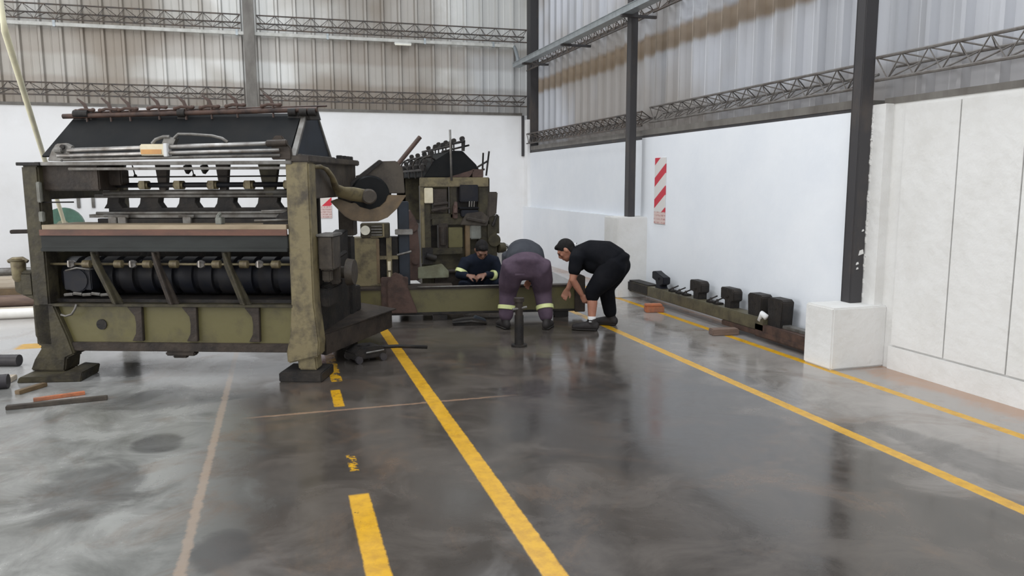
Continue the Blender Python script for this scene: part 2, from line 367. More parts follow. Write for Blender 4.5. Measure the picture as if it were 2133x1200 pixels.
# roof with two open skylight strips, the far walls with their doorways
rf = MB()
for x0, x1 in ((-9.2, -6.4), (-4.6, -1.4), (.4, 3.0), (4.2, 5.3)): rf.box(x0, x1, -6.2, 15.4, ROOF, ROOF + .12)
for y0, y1 in ((-6.2, -4.5), (13.5, 15.4)):
    for x0, x1 in ((-6.4, -4.6), (-1.4, .4), (3.0, 4.2)): rf.box(x0, x1, y0, y1, ROOF, ROOF + .12)
struct(rf.build('ceiling', 'roof'))
struct(MB().box(-9.4, -9.2, -6.2, -1, 0, ROOF).box(-9.4, -9.2, 9, 15.4, 0, ROOF).box(-9.4, -9.2, -1, 9, 5.0, ROOF).build('wall_left', 'wallwhite'))
struct(MB().box(-9.4, -5, -6.4, -6.2, 0, ROOF).box(3, 5.3, -6.4, -6.2, 0, ROOF).box(-5, 3, -6.4, -6.2, 4.6, ROOF).build('wall_front', 'wallwhite'))

# columns and plinths (part of the building)
def hcol(name, x0, x1, y0, y1, z0, z1, m, label):
    t = .012
    mb = MB().box(x0, x1, y0, y0 + t, z0, z1).box(x0, x1, y1 - t, y1, z0, z1).box(x0, x0 + t, y0 + t, y1 - t, z0, z1).box(x1 - t, x1, y0 + t, y1 - t, z0, z1)
    mb.box(x0 - .004, x1 + .004, y0 - .004, y1 + .004, z1 - .05, z1)
    return struct(mb.build(name, m, bevel=.003), label, 'column')
hcol('column', 4.585, 4.70, 5.34, 5.46, .515, ROOF, 'column', 'dark steel column standing on the low white plinth')
hcol('column', 4.425, 4.515, 9.38, 9.52, 1.075, ROOF, 'column', 'dark steel column standing on the tall white plinth beyond the bent workers')
hcol('column', 4.79, 4.97, 14.70, 14.95, 2.11, ROOF, 'column', 'dark steel column in the far corner above the white wall')
hcol('column', -.50, -.32, 14.74, 14.90, 2.85, ROOF, 'columngrey', 'grey steel column on the back wall above the big machine')
struct(MB().box(4.265, XR, 5.15, 5.5, 0, .515).build('plinth', 'plaster', bevel=.012), 'low square white plinth under the nearest dark column', 'plinth')
struct(MB().box(4.235, XR, 9.3, 9.75, 0, 1.075).build('plinth', 'plaster', bevel=.012), 'tall white plinth against the wall behind the worker in black', 'plinth')

# ------------------------------------------------------------------ girders, conduit, tray, lamp, signs
def girder(axis, a0, a1, chords, m, label, pitch=.30):
    """light lattice girder of three round bars laced with bent rod; chords = [(off, z)...]."""
    mb = MB(); P = (lambda a, o, z: (a, o, z)) if axis == 'x' else (lambda a, o, z: (o, a, z))
    for (o, z) in chords: mb.tube([P(a0, o, z), P(a1, o, z)], .0125, 6)
    n = int((a1 - a0) / pitch)
    for (A, B) in ((0, 2), (0, 1), (1, 2)):
        pts = []
        for i in range(2 * n + 1):
            o, z = chords[A] if i % 2 == 0 else chords[B]
            pts.append(P(a0 + (a1 - a0) * i / (2 * n), o, z))
        mb.tube(pts, .007, 5)
    return tag(mb.build('lattice_cladding_rail', m, smooth=AUTO), label, 'girder', 'lattice girders along the metal cladding')
girder('x', -9.1, -.55, [(14.80, 4.47), (14.95, 4.36), (14.80, 4.235)], 'girder', 'upper lattice girder on the back wall above the hooded machine, towards the yellow pole')
girder('x', -.28, 4.74, [(14.80, 4.47), (14.95, 4.36), (14.80, 4.235)], 'girder', 'upper lattice girder on the back wall between grey column and far corner')
girder('x', -9.1, -.55, [(14.80, 3.21), (14.95, 3.11), (14.80, 3.01)], 'girder', 'lower lattice girder on the back wall just above the hooded machine, behind the yellow pole')
girder('x', -.28, 4.74, [(14.80, 3.21), (14.95, 3.11), (14.80, 3.01)], 'girder', 'lower lattice girder on the back wall between grey column and far corner')
girder('y', 9.6, 14.68, [(4.70, 2.47), (4.90, 2.40), (4.70, 2.285)], 'girder', 'lower lattice girder of the side wall next to the far corner', .26)
girder('y', 5.5, 9.33, [(4.68, 2.50), (4.88, 2.43), (4.68, 2.31)], 'girderpale', 'dusty lattice girder above the white wall with the striped sign', .26)
girder('y', -5.8, 5.31, [(4.68, 2.53), (4.88, 2.47), (4.68, 2.35)], 'girderpale', 'dusty lattice girder above the panelled white wall', .26)
girder('y', 9.6, 14.68, [(4.70, 3.95), (4.90, 3.82), (4.70, 3.68)], 'girder', 'upper lattice girder of the side wall next to the far corner, behind the cable tray', .26)
girder('y', 5.5, 9.33, [(4.70, 3.97), (4.90, 3.84), (4.70, 3.70)], 'girder', 'upper lattice girder of the side wall between the two free-standing dark columns', .26)

t = thing('cable_conduit', (0, 14.955, 4.18), 0, 'long pale conduit along the back wall cladding under the upper girders', 'conduit')
MB().box(-9.1, 4.53, -.03, .015, -.03, .03).build('duct', 'conduit', t, bevel=.006)
MB().tube([(4.52, 0, 0), (4.545, -.03, -.06), (4.50, -.35, -.30), (4.42, -.62, -.42)], .035, 10).build('elbow', 'galv', t, smooth=True)
for x in (-5.6, -3.5, -.62, .95, 2.75, 4.1): MB().box(x - .02, x + .02, -.038, .018, -.04, .07).build('clip', 'galv', t)
t = thing('cable_tray', (4.35, 11, 3.70), 0, 'galvanised cable tray running above the side wall from the far corner', 'tray')
MB().box(-.07, .07, -5.2, 3.22, -.035, -.028).box(-.07, -.063, -5.2, 3.22, -.028, .045).box(.063, .07, -5.2, 3.22, -.028, .045).box(-.082, -.063, -5.2, 3.22, .040, .046).build('channel', 'galv', t)
for y in (-1.62, .6, 2.6): MB().box(-.08, .42, y - .02, y + .02, -.07, -.036).build('bracket', 'column', t)
MB().tube([(-.02, -5.1, -.005), (.0, 0, -.005), (-.02, 3.2, -.005)], .018, 8).build('cable', 'blackpipe', t, smooth=True)
t = thing('tube_lamp', (2.32, 14.84, 4.09), 0, 'small white tube lamp under the conduit on the back wall', 'lamp')
MB().box(-.16, .16, 0, .05, .0, .045).build('lamp_housing', 'conduit', t, bevel=.006)
MB().tube([(-.15, -.005, .0), (.15, -.005, .0)], .016, 10).build('tube', 'tube', t, smooth=AUTO)

ms1 = sign_material('striped_sign_right', (.62, .60, .58), (.50, .035, .055), .86, .275, .62, .5, -.265)
o = MB().box(-.012, 0, -.145, .145, -.42, .42).build('warning_sign', ms1, bevel=.002); o.location = (4.659, 8.945, 1.42)
tag(o, 'tall red and white striped sign on the white side wall', 'sign', 'striped warning signs')
ms2 = sign_material('striped_sign_back', (.66, .60, .55), (.58, .03, .05), .86, .34, .9, .1, -.2)
o = MB().box(-.012, 0, -.22, .22, -.43, .43).build('warning_sign', ms2, bevel=.002); o.location = (.70, YB - .002, 1.30); o.rotation_euler = (0, 0, R(90))
tag(o, 'red and white striped sign on the back wall, seen through the hooded machine frame', 'sign', 'striped warning signs')
# ------------------------------------------------------------------ hooded roller machine (front left)
A = thing('roller_machine', (.11, 6.136, 0), R(-20), 'big olive roller machine with long black hood and a red-edged table', 'machine')
def side_frame(x0, x1, right):
    """cast end frame: front and rear posts, upper cheek, lower cheek, spread feet."""
    mb = MB()
    mb.prism([(x0, 0, .62), (x0, 0, 1.70), (x1, 0, 1.70), (x1, 0, .62), (x1 + .03, 0, .30), (x1 + .02, 0, .19), (x0 - .05, 0, .13), (x0 - .055, 0, .22), (x0 - .02, 0, .36)], (0, .17, 0))
    mb.prism([(x0 + .02, .02, .20), (x1 - .01, .02, .20), (x1 + .0, .02, .077), (x0 + .03, .02, .077)], (0, .14, 0))
    return mb
fr = side_frame(-.072, .11, True).build('side_frame', 'olive', A, bevel=.012)
MB().box(-.072, .10, 1.15, 1.30, 0, 1.05).prism([(-.04, .17, .24), (-.04, .17, .95), (-.04, .55, 1.02), (-.04, 1.15, 1.12), (-.04, 1.15, .24)], (.12, 0, 0)).box(-.05, .0, .55, .62, 1.0, 1.45).build('side_plate', 'dark', A, bevel=.01)
MB().box(-.05, .085, .17, 1.42, 1.42, 1.745).box(-.05, .09, 1.30, 1.45, 1.05, 1.745).box(-.07, .12, .0, 1.48, 1.70, 1.75).build('side_panel', 'greybrown', A, bevel=.008)
for y in (1.05, 1.18, 1.30, 1.40): MB().box(.03, .075, y - .03, y + .03, 1.75, 1.785).build('cap_bolt', 'dark', A, bevel=.004)
fl = MB()
fl.box(-2.165, -2.03, 0, .15, .26, 1.685).box(-2.15, -2.05, 1.15, 1.3, 0, 1.62).box(-2.13, -2.07, .15, 1.15, .24, 1.0).box(-2.13, -2.08, .15, 1.35, 1.42, 1.68)
fl.prism([(-2.175, 0, .60), (-2.0, 0, .60), (-1.90, 0, .33), (-1.86, 0, .19), (-1.93, 0, .16), (-1.95, 0, .05), (-2.24, 0, .05), (-2.20, 0, .14), (-2.13, 0, .24), (-2.175, 0, .34)], (0, .2, 0))
fl.build('side_frame', 'olive_dark', A, bevel=.012)
MB().box(-2.19, -2.0, -.02, .16, 1.685, 1.71).build('cap_plate', 'dark', A, bevel=.003)
MB().box(-2.05, -2.015, -.012, .02, 1.40, 1.56).build('switch_box', 'bluegrey', A, bevel=.006)
MB().box(-2.05, -2.01, -.012, .02, 1.25, 1.33).build('switch_box', 'bluegrey', A, bevel=.006)
# lower girder
lb = MB()
lb.box(-2.10, -.07, .05, .08, .22, .60)
g = lb.build('base_girder', 'olive_green', A, bevel=.006)
MB().box(-2.12, -.06, .0, .12, .578, .60).build('top_flange', 'olive_dark', g, bevel=.004)
MB().box(-2.12, -.06, .02, .12, .215, .285).build('bottom_flange', 'brown', g, bevel=.006)
for px in (-1.335, -.89, -.385):
    mb = MB(); mb.prism([(px - .07, .048, .575), (px + .05, .048, .575), (px + .045, .048, .30), (px - .045, .048, .30), (px - .012, .048, .36), (px - .005, .048, .44), (px - .012, .048, .5)], (0, -.035, 0))
    mb.build('rib', 'brown', g, bevel=.004)
MB().tube([(-1.64, .052, .428), (-1.64, .040, .428)], .042, 20).build('access_hole', 'dark', g, smooth=AUTO)
MB().box(-1.12, -.88, .02, .10, .18, .215).box(-1.07, -.95, .03, .09, .16, .182).build('bottom_lug', 'brown', g, bevel=.01)
MB().tube([(-1.80, -.01, .60), (-1.81, -.02, .56), (-1.84, -.02, .52), (-1.89, -.02, .505), (-1.93, -.015, .515)], .009, 8).build('cable_hook', 'greysteel', g, smooth=True)
# table, dark front board
tb = MB().box(-2.03, -.08, -.012, .42, 1.190, 1.226).build('table_top', 'tablewood', A, bevel=.002)
MB().box(-2.05, -.075, -.02, .0, 1.142, 1.190).build('table_edge', 'rust', tb, bevel=.003)
MB().box(-2.05, -.075, -.005, .03, 1.03, 1.142).box(-2.05, -.075, -.02, .03, 1.018, 1.045).build('front_board', 'board', A, bevel=.004)
# shaft with collars
sh = MB().tube([(-2.04, .06, .912), (-.08, .06, .912)], .010, 10).build('drive_shaft', 'brass', A, smooth=True)
collar = MB().tube([(-.042, 0, 0), (-.034, 0, 0), (-.03, 0, 0), (.03, 0, 0), (.034, 0, 0), (.042, 0, 0)], [.014, .024, .032, .032, .024, .014], 14).build('collar', 'brass', sh, smooth=AUTO)
nut = MB().tube([(-.03, 0, 0), (-.012, 0, 0), (.012, 0, 0), (.03, 0, 0)], [.018, .034, .034, .018], 6).tube([(0, -.036, -.02), (0, -.036, .03)], .008, 6).build('clamp_nut', 'steel', sh, smooth=AUTO)
cx = [(-1.86, 1), (-1.73, 0), (-1.47, 0), (-1.355, 1), (-1.235, 0), (-1.02, 0), (-.80, 1), (-.675, 0), (-.455, 0), (-.33, 1), (-.20, 0)]
first = {0: True, 1: True}
for x, k in cx:
    o = nut if k else collar
    if first[k]: o.location = (x, .06, .912); first[k] = False
    else: copy_part(o, sh, (x, .06, .912))
# sloping struts
for i, (xt, xb) in enumerate(((-1.640, -1.475), (-1.145, -1.022), (-.580, -.440))):
    mb = MB(); mb.prism([(xt - .032, .01, 1.015), (xt + .038, .01, 1.015), (xt + .03, .01, .93), (xb + .045, .01, .60), (xb - .045, .01, .60), (xt - .015, .01, .90)], (0, .025, 0))
    mb.prism([(xt - .006, -.03, 1.01), (xt + .012, -.03, 1.01), (xb + .012, -.03, .602), (xb - .008, -.03, .602)], (0, .06, 0))
    mb.build('strut', 'brown' if i == 1 else 'olive_dark', A, bevel=.004)
# rollers and back plates inside
rl = MB(); pts = []; rs = []
x = -2.05
while x < -.09:
    for d, r in ((0, .155), (.10, .155), (.105, .128), (.150, .128), (.155, .155)): pts.append((x + d, .36, .79)); rs.append(r)
    x += .165
rl.tube(pts, rs, 22).build('slotting_roller', 'navyblack', A, smooth=AUTO)
MB().tube([(-2.05, .55, .46), (-.08, .55, .46)], .11, 20).build('lower_roller', 'dark', A, smooth=AUTO)
MB().box(-2.05, -.08, .72, .76, .30, 1.10).build('back_plate', 'dark', A)
MB().box(-2.05, -.08, .10, .70, .60, .625).build('inner_tray', 'dark', A)
MB().box(-1.95, -1.72, .08, .2, .70, .86).tube([(-1.84, .07, .78), (-1.84, .19, .78)], .1, 18).build('bearing_block', 'navyblack', A, bevel=.008)
ch = MB()
for k in range(5): ch.tube([(-1.93 + .075 * k, .05, .665 + .012 * (k % 2)), (-1.86 + .075 * k, .05, .67)], .013, 6)
ch.build('chain', 'greysteel', A, smooth=AUTO)
MB().tube([(-1.90, .04, .86), (-1.80, .03, .885), (-1.70, .04, .87)], .008, 6).build('oil_pipe', 'greysteel', A, smooth=True)
# upper mechanism
MB().box(-2.05, -1.58, .06, .32, 1.49, 1.69).box(-1.62, -1.48, .2, .32, 1.53, 1.66).build('gear_case', 'brown', A, bevel=.01)
MB().box(-2.05, -.02, -.01, .05, 1.685, 1.712).box(-1.80, -.02, .02, .09, 1.648, 1.668).build('front_rail', 'greysteel', A, bevel=.004)
yb = .30
MB().tube([(-1.75, yb, 1.595), (-.03, yb, 1.60)], .006, 8).build('tie_rod', 'dark', A, smooth=True)
sp = MB().tube([(-1.60, yb, 1.530), (-.05, yb, 1.532)], .021, 12).build('spindle', 'navyblack', A, smooth=True)
for x in (-1.70, -1.345, -1.055, -.775, -.475, -.15):
    MB().tube([(x - .04, yb, 1.53), (x + .035, yb, 1.53)], .036, 12).box(x - .025, x + .02, yb - .045, yb - .01, 1.50, 1.565).build('clamp_collar', 'brass', sp, smooth=AUTO)
for x, wt in ((-1.62, .09), (-1.215, .055), (-.71, .055), (-.33, .085), (-.02, .04)):
    mb = MB(); mb.prism([(x - wt, yb + .03, 1.70), (x + wt, yb + .03, 1.70), (x + wt * .62, yb + .03, 1.52), (x + wt * .4, yb + .03, 1.45), (x - wt * .4, yb + .03, 1.45), (x - wt * .62, yb + .03, 1.52)], (0, .05, 0))
    mb.build('hanger', 'olive_dark' if wt > .06 else 'brown', A, bevel=.004)
for x in (-1.0, -.86): MB().tube([(x, yb + .03, 1.69), (x + .01, yb + .03, 1.655), (x, yb + .03, 1.62)], [.03, .035, .012], 10).build('adjuster', 'dark', A, smooth=AUTO)
for x in (-1.43, -.94, -.13): MB().tube([(x - .02, yb + .02, 1.69), (x, yb + .02, 1.60)], .005, 6).ell((x, yb + .02, 1.605), (.014, .014, .014), None, 8).build('hook_pin', 'dark', A)
MB().tube([(-1.72, yb + .05, 1.468), (-.05, yb + .05, 1.472)], .024, 12).tube([(-1.80, yb + .05, 1.440), (-.05, yb + .05, 1.442)], .014, 10).build('round_bar', 'greysteel', A, smooth=True)
# slotted dark beam: solid below, dividers between five windows
wm = MB().box(-1.70, -.05, yb + .06, yb + .16, 1.215, 1.345).box(-1.70, -.05, yb + .06, yb + .10, 1.425, 1.455)
wins = [(-1.60, -1.42), (-1.265, -1.09), (-.955, -.77), (-.635, -.43), (-.27, -.13)]
edges = [-1.70] + [v for w_ in wins for v in w_] + [-.05]
for a_, b_ in zip(edges[0::2], edges[1::2]):
    wm.prism([(a_ + .0, yb + .06, 1.44), (b_ - .0, yb + .06, 1.44), (b_ - .01, yb + .06, 1.39), (b_ + .025, yb + .06, 1.34), (a_ - .04, yb + .06, 1.34), (a_ - .012, yb + .06, 1.38)], (0, .09, 0))
wm.build('slotted_beam', 'dark', A, bevel=.003)
MB().box(-1.82, -.05, yb - .02, yb + .12, 1.268, 1.295).tube([(-1.75, yb - .03, 1.305), (-.06, yb - .03, 1.31)], .012, 8).build('lower_rail', 'greysteel', A, smooth=AUTO)
MB().box(-1.74, -.05, yb - .04, yb + .02, 1.20, 1.262).build('slot_bar', 'dark', A, bevel=.003)
for x in (-1.60, -1.52, -.98, -.17): MB().box(x - .035, x + .035, yb - .07, yb - .035, 1.19, 1.285).tube([(x - .07, yb - .06, 1.285), (x + .06, yb - .06, 1.28)], .014, 8).build('slide_shoe', 'greysteel', A, bevel=.004)
MB().box(-.665, -.615, .05, .12, 1.226, 1.28).tube([(-.64, .08, 1.27), (-.66, .09, 1.28), (-.64, .10, 1.315)], .018, 8).build('stop_block', 'bluegrey', A, bevel=.006)
MB().prism([(-.30, .06, 1.20), (-.08, .06, 1.20), (-.08, .06, 1.33), (-.16, .06, 1.31), (-.2, .06, 1.26), (-.30, .06, 1.235)], (0, .12, 0)).build('oil_cup_block', 'dark', A, bevel=.01)
MB().tube([(-.28, .02, 1.33), (-.08, .02, 1.335)], .008, 8).tube([(-.35, .05, 1.255), (-.08, .05, 1.262)], .010, 8).build('tie_bar', 'greysteel', A, smooth=True)
MB().tube([(-2.03, .03, 1.40), (-1.78, .03, 1.402)], .006, 6).build('pull_wire', 'dark', A, smooth=True)
# hood
hd = MB(); hx0, hx1 = -2.02, -.035
def hood_section(x, dx=0): return [(x, .02, 1.75), (x, .97, 1.765), (x, .64, 2.075), (x, .60, 2.10), (x, .36, 2.095), (x, .325, 2.07)]
hs = hood_section(hx0); he = hood_section(hx1); bm = hd.bm
hs = [V((p[0] + .10 * (p[2] - 1.75) / .33, p[1], p[2])) for p in hs]
a_ = [bm.verts.new(p) for p in hs]; b_ = [bm.verts.new(p) for p in he]
bm.faces.new(a_); bm.faces.new(b_[::-1])
for i in range(6): bm.faces.new((a_[i], a_[(i + 1) % 6], b_[(i + 1) % 6], b_[i]))
hood = hd.build('hood', 'black', A, bevel=.012)
MB().prism([(-.03, .02, 1.75), (-.03, .97, 1.765), (-.03, .64, 2.085), (-.03, .33, 2.075)], (.025, 0, 0)).build('hood_end_panel', 'slate', hood, bevel=.004)
MB().box(-.03, .03, .07, .99, 1.735, 1.765).prism([(-.035, .02, 1.75), (-.035, .06, 1.75), (-.035, .36, 2.09), (-.035, .325, 2.085)], (.04, 0, 0)).prism([(-.035, .93, 1.765), (-.035, .98, 1.765), (-.035, .65, 2.09), (-.035, .62, 2.09)], (.04, 0, 0)).build('hood_end_trim', 'greysteel', hood, bevel=.002)
tr = MB().tube([(-1.985, .30, 2.082), (.10, .30, 2.118)], .020, 12).tube([(-1.90, .36, 2.115), (.16, .36, 2.15)], .008, 8).build('top_rail', 'railrust', A, smooth=AUTO)
for x in (-1.86, -1.80, -1.0, -.10, -.01, .06):
    MB().prism([(x - .05, .31, 2.04), (x + .05, .31, 2.04), (x + .03, .31, 2.115), (x - .03, .31, 2.115)], (0, .05, 0)).tube([(x - .03, .30, 2.1 + x * .0), (x + .03, .30, 2.1)], .032, 12).build('rail_bracket', 'dark', tr, smooth=AUTO)
def clip():
    return MB().tube([(-.055, 0, .022), (-.02, 0, .030), (.05, 0, .026)], .009, 6).ell((-.058, 0, .022), (.016, .012, .012), None, 8).ell((.055, 0, .028), (.016, .012, .012), None, 8).tube([(.012, .01, .02), (-.005, .01, .06), (-.05, .01, .095)], [.011, .012, .005], 6).tube([(.012, 0, -.045), (.01, 0, .03)], .007, 6)
c0 = None
for i, x in enumerate((-1.80, -1.60, -1.44, -1.20, -.98, -.77, -.56, -.27)):
    z = 2.082 + (x + 1.985) * .0173
    if c0 is None: c0 = clip().build('gripper_clip', 'railrust', tr, smooth=AUTO); c0.location = (x, .30, z + .008); c0.scale = (1.25, 1.25, 1.35)
    else: copy_part(c0, tr, (x, .30, z + .008 if i % 3 else z + .014))
# guide rods with carriage in front of the hood
gr = MB().tube([(-1.76, -.02, 1.798), (-.09, -.02, 1.842)], .017, 12).build('guide_rod', 'steel', A, smooth=True)
MB().tube([(-1.84, -.03, 1.757), (-.10, -.03, 1.790)], .015, 12).build('guide_rod', 'steel', A, smooth=True)
MB().tube([(-1.80, -.02, 1.728), (-.10, -.02, 1.752)], .013, 12).build('guide_rod', 'greysteel', A, smooth=True)
MB().prism([(-1.94, -.01, 1.72), (-1.90, -.01, 1.80), (-1.86, -.01, 1.85), (-1.78, -.01, 1.855), (-1.73, -.01, 1.83), (-1.76, -.01, 1.75), (-1.84, -.01, 1.715)], (0, .04, 0)).tube([(-1.86, -.02, 1.80), (-1.80, -.02, 1.80)], .026, 10).build('rod_bracket', 'greysteel', gr, bevel=.006)
MB().tube([(-1.80, -.018, 1.825), (-1.80, -.03, 1.825)], .018, 12).build('bracket_hole', 'dark', gr)
MB().prism([(-.17, -.01, 1.72), (-.17, -.01, 1.86), (-.14, -.01, 1.90), (-.09, -.01, 1.90), (-.05, -.01, 1.84), (-.02, -.01, 1.80), (-.02, -.01, 1.72)], (0, .04, 0)).tube([(-.20, -.02, 1.84), (-.04, -.02, 1.845)], .026, 12).build('rod_bracket', 'brown', gr, bevel=.006)
ca = MB().box(-1.17, -.97, -.06, .0, 1.755, 1.84).build('carriage', 'cream', A, bevel=.008)
MB().box(-1.16, -1.0, -.064, -.06, 1.765, 1.80).build('carriage_label', 'labelorange', ca)
MB().box(-.985, -.955, -.065, .01, 1.745, 1.845).build('carriage_cheek', 'whitecloth', ca, bevel=.004)
MB().prism([(-1.02, -.02, 1.83), (-.93, -.02, 1.83), (-.90, -.02, 1.885), (-.99, -.02, 1.90)], (0, .05, 0)).tube([(-1.09, -.02, 1.845), (-1.06, -.02, 1.875), (-1.0, -.02, 1.895), (-.95, -.02, 1.895)], .013, 8).tube([(-.915, -.02, 1.885), (-.88, -.02, 1.915), (-.78, -.02, 1.912), (-.62, -.02, 1.90), (-.54, -.02, 1.88), (-.50, -.02, 1.852)], .011, 8).build('carriage_lever', 'greysteel', ca, smooth=AUTO)
# left crank bracket
MB().box(-2.27, -2.17, .02, .14, .66, .84).prism([(-2.33, .03, .69), (-2.17, .03, .62), (-2.17, .03, .86), (-2.33, .03, .86)], (0, .09, 0)).build('crank_bracket', 'olive_dark', A, bevel=.01)
MB().tube([(-2.30, .06, .77), (-2.30, .06, .80), (-2.30, .06, .93), (-2.30, .06, .945)], [.035, .05, .055, .07], 16).tube([(-2.38, .06, .93), (-2.34, .06, .95), (-2.26, .06, .955), (-2.22, .06, .93)], .016, 8).build('crank_cup', 'brass', A, smooth=AUTO)
# right-hand end: motor box, disc, foot pieces, rear trough
MB().box(.12, .24, .12, .33, .86, 1.13).box(.14, .22, .33, .40, .72, 1.05).box(.13, .20, .16, .24, .76, .86).build('motor_box', 'greybrown', A, bevel=.012)
MB().box(.11, .25, .11, .36, 1.125, 1.145).build('motor_box_lid', 'greysteel', A, bevel=.004)
MB().tube([(.24, .52, .80), (.30, .52, .80)], [.115, .105], 22).tube([(.10, .52, .80), (.24, .52, .80)], .05, 12).build('end_pulley', 'greybrown', A, smooth=AUTO)
MB().tube([(.08, .30, 1.0), (.16, .45, .92), (.20, .60, .96)], .02, 8).build('linkage', 'dark', A, smooth=AUTO)
MB().box(.08, .17, .20, .62, .55, .70).tube([(.10, .25, .69), (.18, .5, .73)], .03, 10).build('gear_cover', 'dark', A, bevel=.01)
pl = MB(); P0 = [(.30, 6.30), (.985, 7.36), (.60, 8.0), (-.05, 6.75)]
inv = Matrix.Rotation(R(20), 4, 'Z') @ Matrix.Translation((-.11, -6.136, 0))
pl.prism([inv @ V((x, y, .15)) for x, y in P0], (0, 0, .17)).prism([inv @ V((x, y, .32)) for x, y in [(.28, 6.29), (1.03, 7.37), (.62, 8.05), (-.08, 6.75)]], (0, 0, .012))
pl.build('rear_step', 'brown', A, bevel=.004)
MB().prism([inv @ V((x, y, .332)) for x, y in [(.16, 6.60), (.70, 7.40), (.52, 7.75), (.0, 6.9)]], (0, 0, .24)).build('step_casing', 'dark', A, bevel=.01)
# crank unit hanging off the right-hand end: curved lever, pulley, crescent guard
Wm = Matrix.Rotation(R(20), 4, 'Z') @ Matrix.Translation((-.11, -6.136, 0))
def wp(*p): return Wm @ V(p)
Yc = 7.2
MB().loft([wp(.262, 6.27, 1.668), wp(.31, 6.30, 1.67), wp(.365, 6.42, 1.65), wp(.415, 6.56, 1.59), wp(.445, 6.68, 1.515), wp(.50, 6.80, 1.465), wp(.60, 6.92, 1.445), wp(.72, 7.00, 1.425)], [(.014, .016), (.016, .018), (.018, .020), (.020, .024), (.022, .032), (.028, .058), (.03, .062), (.032, .06)], (0, 1, 0), 12).build('crank_arm', 'olive', A, smooth=True)
cr = MB(); c = (.785, Yc, 1.425); outer = []
outer = [(.43, 1.375), (.50, 1.30), (.56, 1.235), (.62, 1.20), (.72, 1.183), (.86, 1.185), (.95, 1.22), (1.04, 1.30), (1.13, 1.425), (.96, 1.43), (.935, 1.37), (.88, 1.32), (.79, 1.295), (.70, 1.32), (.655, 1.36), (.62, 1.355), (.5, 1.40)]
cr.prism([wp(x, Yc + .02, z) for x, z in outer], Wm.to_3x3() @ V((0, .045, 0))).build('crescent_plate', 'orangebrown', A, bevel=.006)
d3 = Wm.to_3x3() @ V((0, 1, 0))
def disc(mb, x, z, y0, prof, n=28):
    p = wp(x, y0, z); return mb.tube([p + d3 * a for a, r in prof], [r for a, r in prof], n)
disc(MB(), .80, 1.43, Yc + .06, [(0, .165), (.02, .18), (.11, .18), (.12, .14), (.14, .14), (.15, .17), (.2, .17)]).build('drive_pulley', 'black', A, smooth=AUTO)
disc(MB(), .755, 1.42, Yc - .26, [(0, .055), (.012, .068), (.12, .068), (.121, .05), (.36, .05)], 22).build('pulley_hub', 'greybrown', A, smooth=AUTO)
MB().prism([wp(x, Yc + .14, z) for x, z in [(.70, 1.58), (.80, 1.645), (.90, 1.74), (1.06, 1.745), (1.12, 1.68), (1.135, 1.44), (.98, 1.44), (.92, 1.52), (.80, 1.60), (.70, 1.60)]], Wm.to_3x3() @ V((0, .16, 0))).build('belt_guard', 'greybrown', A, bevel=.015)
MB().prism([wp(x, Yc + .10, z) for x, z in [(.60, 1.46), (.63, 1.55), (.90, 1.755), (.93, 1.735), (.70, 1.55), (.66, 1.46)]], Wm.to_3x3() @ V((0, .1, 0))).build('drive_belt', 'dark', A, bevel=.004)
MB().tube([wp(1.07, Yc + .2, 1.70), wp(1.31, Yc + .26, 1.975)], .022, 10).build('tension_bar', 'railrust', A, smooth=AUTO)
MB().prism([wp(x, Yc + .22, z) for x, z in [(.62, 1.22), (.98, 1.22), (1.02, 1.45), (.62, 1.45)]], Wm.to_3x3() @ V((0, .05, 0))).build('crank_backing', 'dark', A, bevel=.01)
# packing under the machine's feet
o = MB().box(-.17, .17, -.13, .20, 0, .075).build('packing_block', 'dark', bevel=.008); o.location = (.13, 6.19, 0); o.rotation_euler = (0, 0, R(-20))
tag(o, 'dark flat block under the foot of the hooded machine beside the worn yellow line', 'block', 'packing under machine feet')
o = MB().prism([(-.22, -.12, 0), (.26, -.12, 0), (.28, -.12, .075), (.16, -.12, .088), (.10, -.12, .049), (-.20, -.12, .046)], (0, .32, 0)).build('packing_block', 'olive_dark', bevel=.006); o.location = (-1.80, 6.78, 0); o.rotation_euler = (0, 0, R(-12))
tag(o, 'greenish wedge under the foot of the hooded machine near the loose bars', 'block', 'packing under machine feet')
# ------------------------------------------------------------------ base beam, drive cabinet, second machine
a0 = math.atan2(8.127 - 8.593, 3.283 - .48)
B = thing('base_beam', (.48, 8.593, 0), a0, 'long low olive base beam lying across the floor behind the bent workers', 'beam')
LB = 2.84
MB().box(0, LB - .05, .02, .07, .09, .37).box(0, 1.3, .30, .34, .09, .37).build('web', 'olive_green', B, bevel=.004)
MB().box(0, 1.35, 0, .36, .355, .378).box(1.35, LB, 0, .13, .355, .378).build('top_flange', 'brown', B, bevel=.003)
MB().box(0, 1.35, 0, .36, .07, .095).box(1.35, LB, 0, .13, .07, .095).build('bottom_flange', 'dark', B, bevel=.003)
MB().box(LB - .1, LB + .02, -.015, .15, .06, .39).prism([(LB - .2, -.01, .378), (LB + .02, -.01, .378), (LB + .02, -.01, .47), (LB - .05, -.01, .50), (LB - .09, -.01, .44)], (0, .05, 0)).build('end_bracket', 'brown', B, bevel=.006)
MB().box(.55, .85, -.02, .05, .12, .50).prism([(.62, -.06, .10), (.95, -.06, .10), (.80, -.06, .52), (.70, -.06, .56), (.62, -.06, .45)], (0, .06, 0)).build('gusset', 'redbrown', B, bevel=.01)
for x, yy in ((.15, .33), (1.2, .33), (LB - .25, .12)): MB().box(x - .08, x + .08, .01, yy, 0, .07).build('foot_pad', 'dark', B, bevel=.004)
MB().tube([(.95, -.012, .385), (1.5, -.005, .385), (2.2, -.008, .385)], .008, 6).build('edge_bar', 'greysteel', B, smooth=True)

